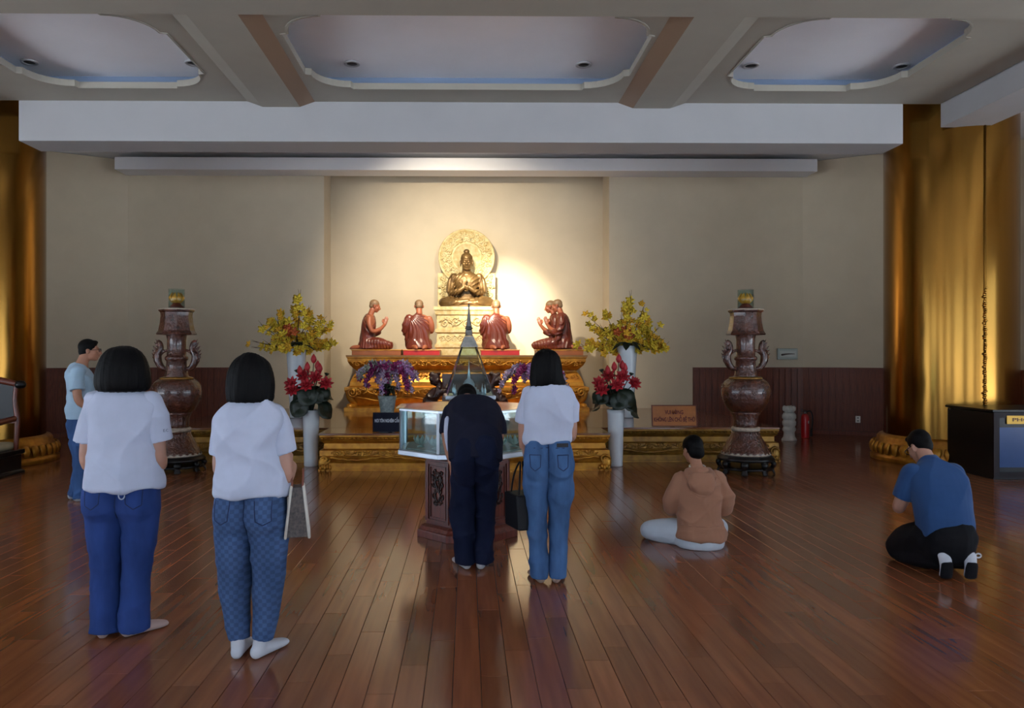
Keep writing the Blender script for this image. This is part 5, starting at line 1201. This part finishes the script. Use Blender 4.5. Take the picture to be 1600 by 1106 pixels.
t = thing('fire_extinguisher', 'red fire extinguisher with black hose standing by the wood panelling', 'extinguisher', p_)
obj('cylinder', MB().lathe([(.06, 0), (.07, .01), (.072, .03), (.072, .37), (.062, .42), (.035, .45), (.02, .455)], 28), ext_red, t)
obj('valve', MB().lathe([(.022, .45), (.022, .49), (.014, .495)], 14), mat('steel valve', (150, 150, 150), .3, metal=.9), t)
obj('squeeze_handle', MB().box((-.02, 0, .5), (.11, .02, .012)).box((-.03, 0, .525), (.12, .02, .01), rot(0, 0, 12)), blkp, t)
obj('hose', MB().limb([(.02, 0, .48), (.10, 0, .5), (.14, 0, .38), (.13, 0, .2), (.11, -.01, .1)], [.014]*5, n=8), blkp, t); obj('hose_horn', MB().limb([(.115, -.01, .16), (.105, -.01, .04)], [.016, .026], n=10), blkp, t)
obj('label_sticker', MB().box((.035, -.064, .3), (.03, .003, .05), rot(0, 30)), mat('white sticker', (210, 205, 200), .5), t)
p_ = at(1229, 553, 14.97); t = thing('wall_box_light', 'small pale wall-mounted light box above the wood panelling', 'wall light', p_)
obj('case', MB().box((0, -.03, 0), (.40, .06, .22)), mat('pale grey green plastic', (158, 166, 158), .5), t, bevel=.01); obj('window', MB().box((0, -.062, .0), (.33, .008, .13)), mat('milky lens', (176, 180, 170), .3), t, bevel=.003)
obj('lamp_bar', MB().limb([(-.12, -.068, -.015), (0, -.068, .0), (.13, -.068, .0)], [.02, .012, .006], n=8), mat('dark lamp bar', (70, 52, 44), .4), t)
for px, py, lb, (dx, dy) in ((1343, 655.5, 'white wall socket on the slanted wood panelling at right', (0, 0)),):
    y = 14.42; p_ = at(px, py, y); ang = math.atan2(-1.0, 1.8); p_.y = 15.0+(p_.x-6.7)*(-1.0/1.8)-.055
    t = thing('wall_socket', lb, 'socket', p_, ang); obj('plate', MB().box((0, 0, 0), (.085, .012, .13)), mat('white socket plastic', (215, 212, 205), .4), t, bevel=.004)
    for zz_ in (-.028, .028): obj('socket_slot', MB().box((0, -.007, zz_), (.03, .004, .016)), blkp, t)

# counter with glass front, its blue reflection painted in
p_ = G(1552, 749); y0 = p_.y; x0 = p_.x; hgt = CAMZ-(641-CY)*y0/F
t = thing('counter', 'dark counter with blue panel and yellow nameplate at the right edge', 'counter', (x0+.8, y0+.3, 0), math.radians(0))
W_ = 1.6; D_ = .9
obj('carcass', MB().box((0, .15, hgt/2-.02), (W_, D_, hgt-.04)), black_wood, t, bevel=.004); obj('worktop', MB().box((0, .15, hgt-.012), (W_+.04, D_+.04, .03)), black_wood, t, bevel=.004)
obj('front_frame', frame_mb(W_, .02, hgt-.03, .07, -.312, -.29), mat('dark brown frame', (40, 33, 36), .5, spec=.2), t)
obj('blue_panel', MB().box((0, -.302, .40), (W_-.14, .006, .50)), mat('glossy panel with painted reflection', (48, 76, 126), .2, spec=.2, var=(1.2, .2)), t)  # blue base colour stands for the reflection in the glass
np_ = obj('nameplate', MB().box((-.02, -.312, .745), (1.24, .012, .105)), mat('yellow brass nameplate', (196, 150, 44), .35, metal=.3), t, bevel=.002)
obj('lettering', text_mesh('PHÒ. LỘC. BỒ ĐỀ TÂM', .06, .001, width=1.1, bold=.001), mat('brown plate lettering', (96, 56, 16), .5), np_, loc=(-.02, -.3195, .745), rot=(PI/2, 0, 0))

# carved chair at the left edge
p_ = G(-58, 752); t = thing('carved_chair', 'dark carved rosewood armchair with pale cushion cut by the left edge', 'chair', (p_.x-.12, p_.y+.35, 0), math.radians(0))
rw = mat('reddish rosewood', (110, 48, 30), .35, var=(7, .35), coat=.2)
obj('base', MB().rectprof(.42, .36, [(.03, 0), (.03, .03), (0, .05), (0, .24), (.03, .26), (.03, .31)]), black_wood, t, bevel=.004)
obj('base_handle', MB().limb([(.2, -.37, .1), (.27, -.385, .105), (.34, -.37, .1)], [.012]*3, n=8), silver, t)
obj('cushion', MB().rectprof(.33, .28, [(0, .31), (.03, .33), (.04, .37), (.02, .41), (-.05, .42)]), mat('pale satin cushion', (176, 168, 140), .45, var=(5, .15)), t, bevel=.02)
for s in (-1, 1):
    a_ = MB(); a_.limb([(s*.40, -.34, .31), (s*.45, -.34, .42), (s*.38, -.32, .55), (s*.34, -.2, .66), (s*.36, .1, .7), (s*.38, .3, .72)], [.06, .07, .05, .045, .04, .04], n=12)
    for z_ in (.38, .48, .58): a_.ell((s*.41, -.36, z_), (.06, .05, .04), n=10, m=8)
    obj('dragon_arm', fuse(a_, .012, 1), rw, t)
    ps = MB(); ps.limb([(s*.38, .3, .31), (s*.40, .3, .7), (s*.37, .3, .95), (s*.39, .3, 1.17)], [.03, .035, .03, .03], n=10); obj('back_post', ps, rw, t); obj('post_knob', MB().lathe([(.02, 0), (.06, .02), (.07, .06), (.05, .1), (.01, .11)], 16, c=(s*.44, .3, 1.11)), black_wood, t)
obj('back_panel', MB().box((0, .32, .93), (.72, .03, .5)), black_wood, t, bevel=.006); obj('top_rail', MB().limb([(-.44, .3, 1.16), (0, .3, 1.24), (.44, .3, 1.16)], [.035, .05, .035], n=10), rw, t); obj('lower_rail', MB().box((0, .3, .68), (.8, .05, .05)), rw, t, bevel=.008)
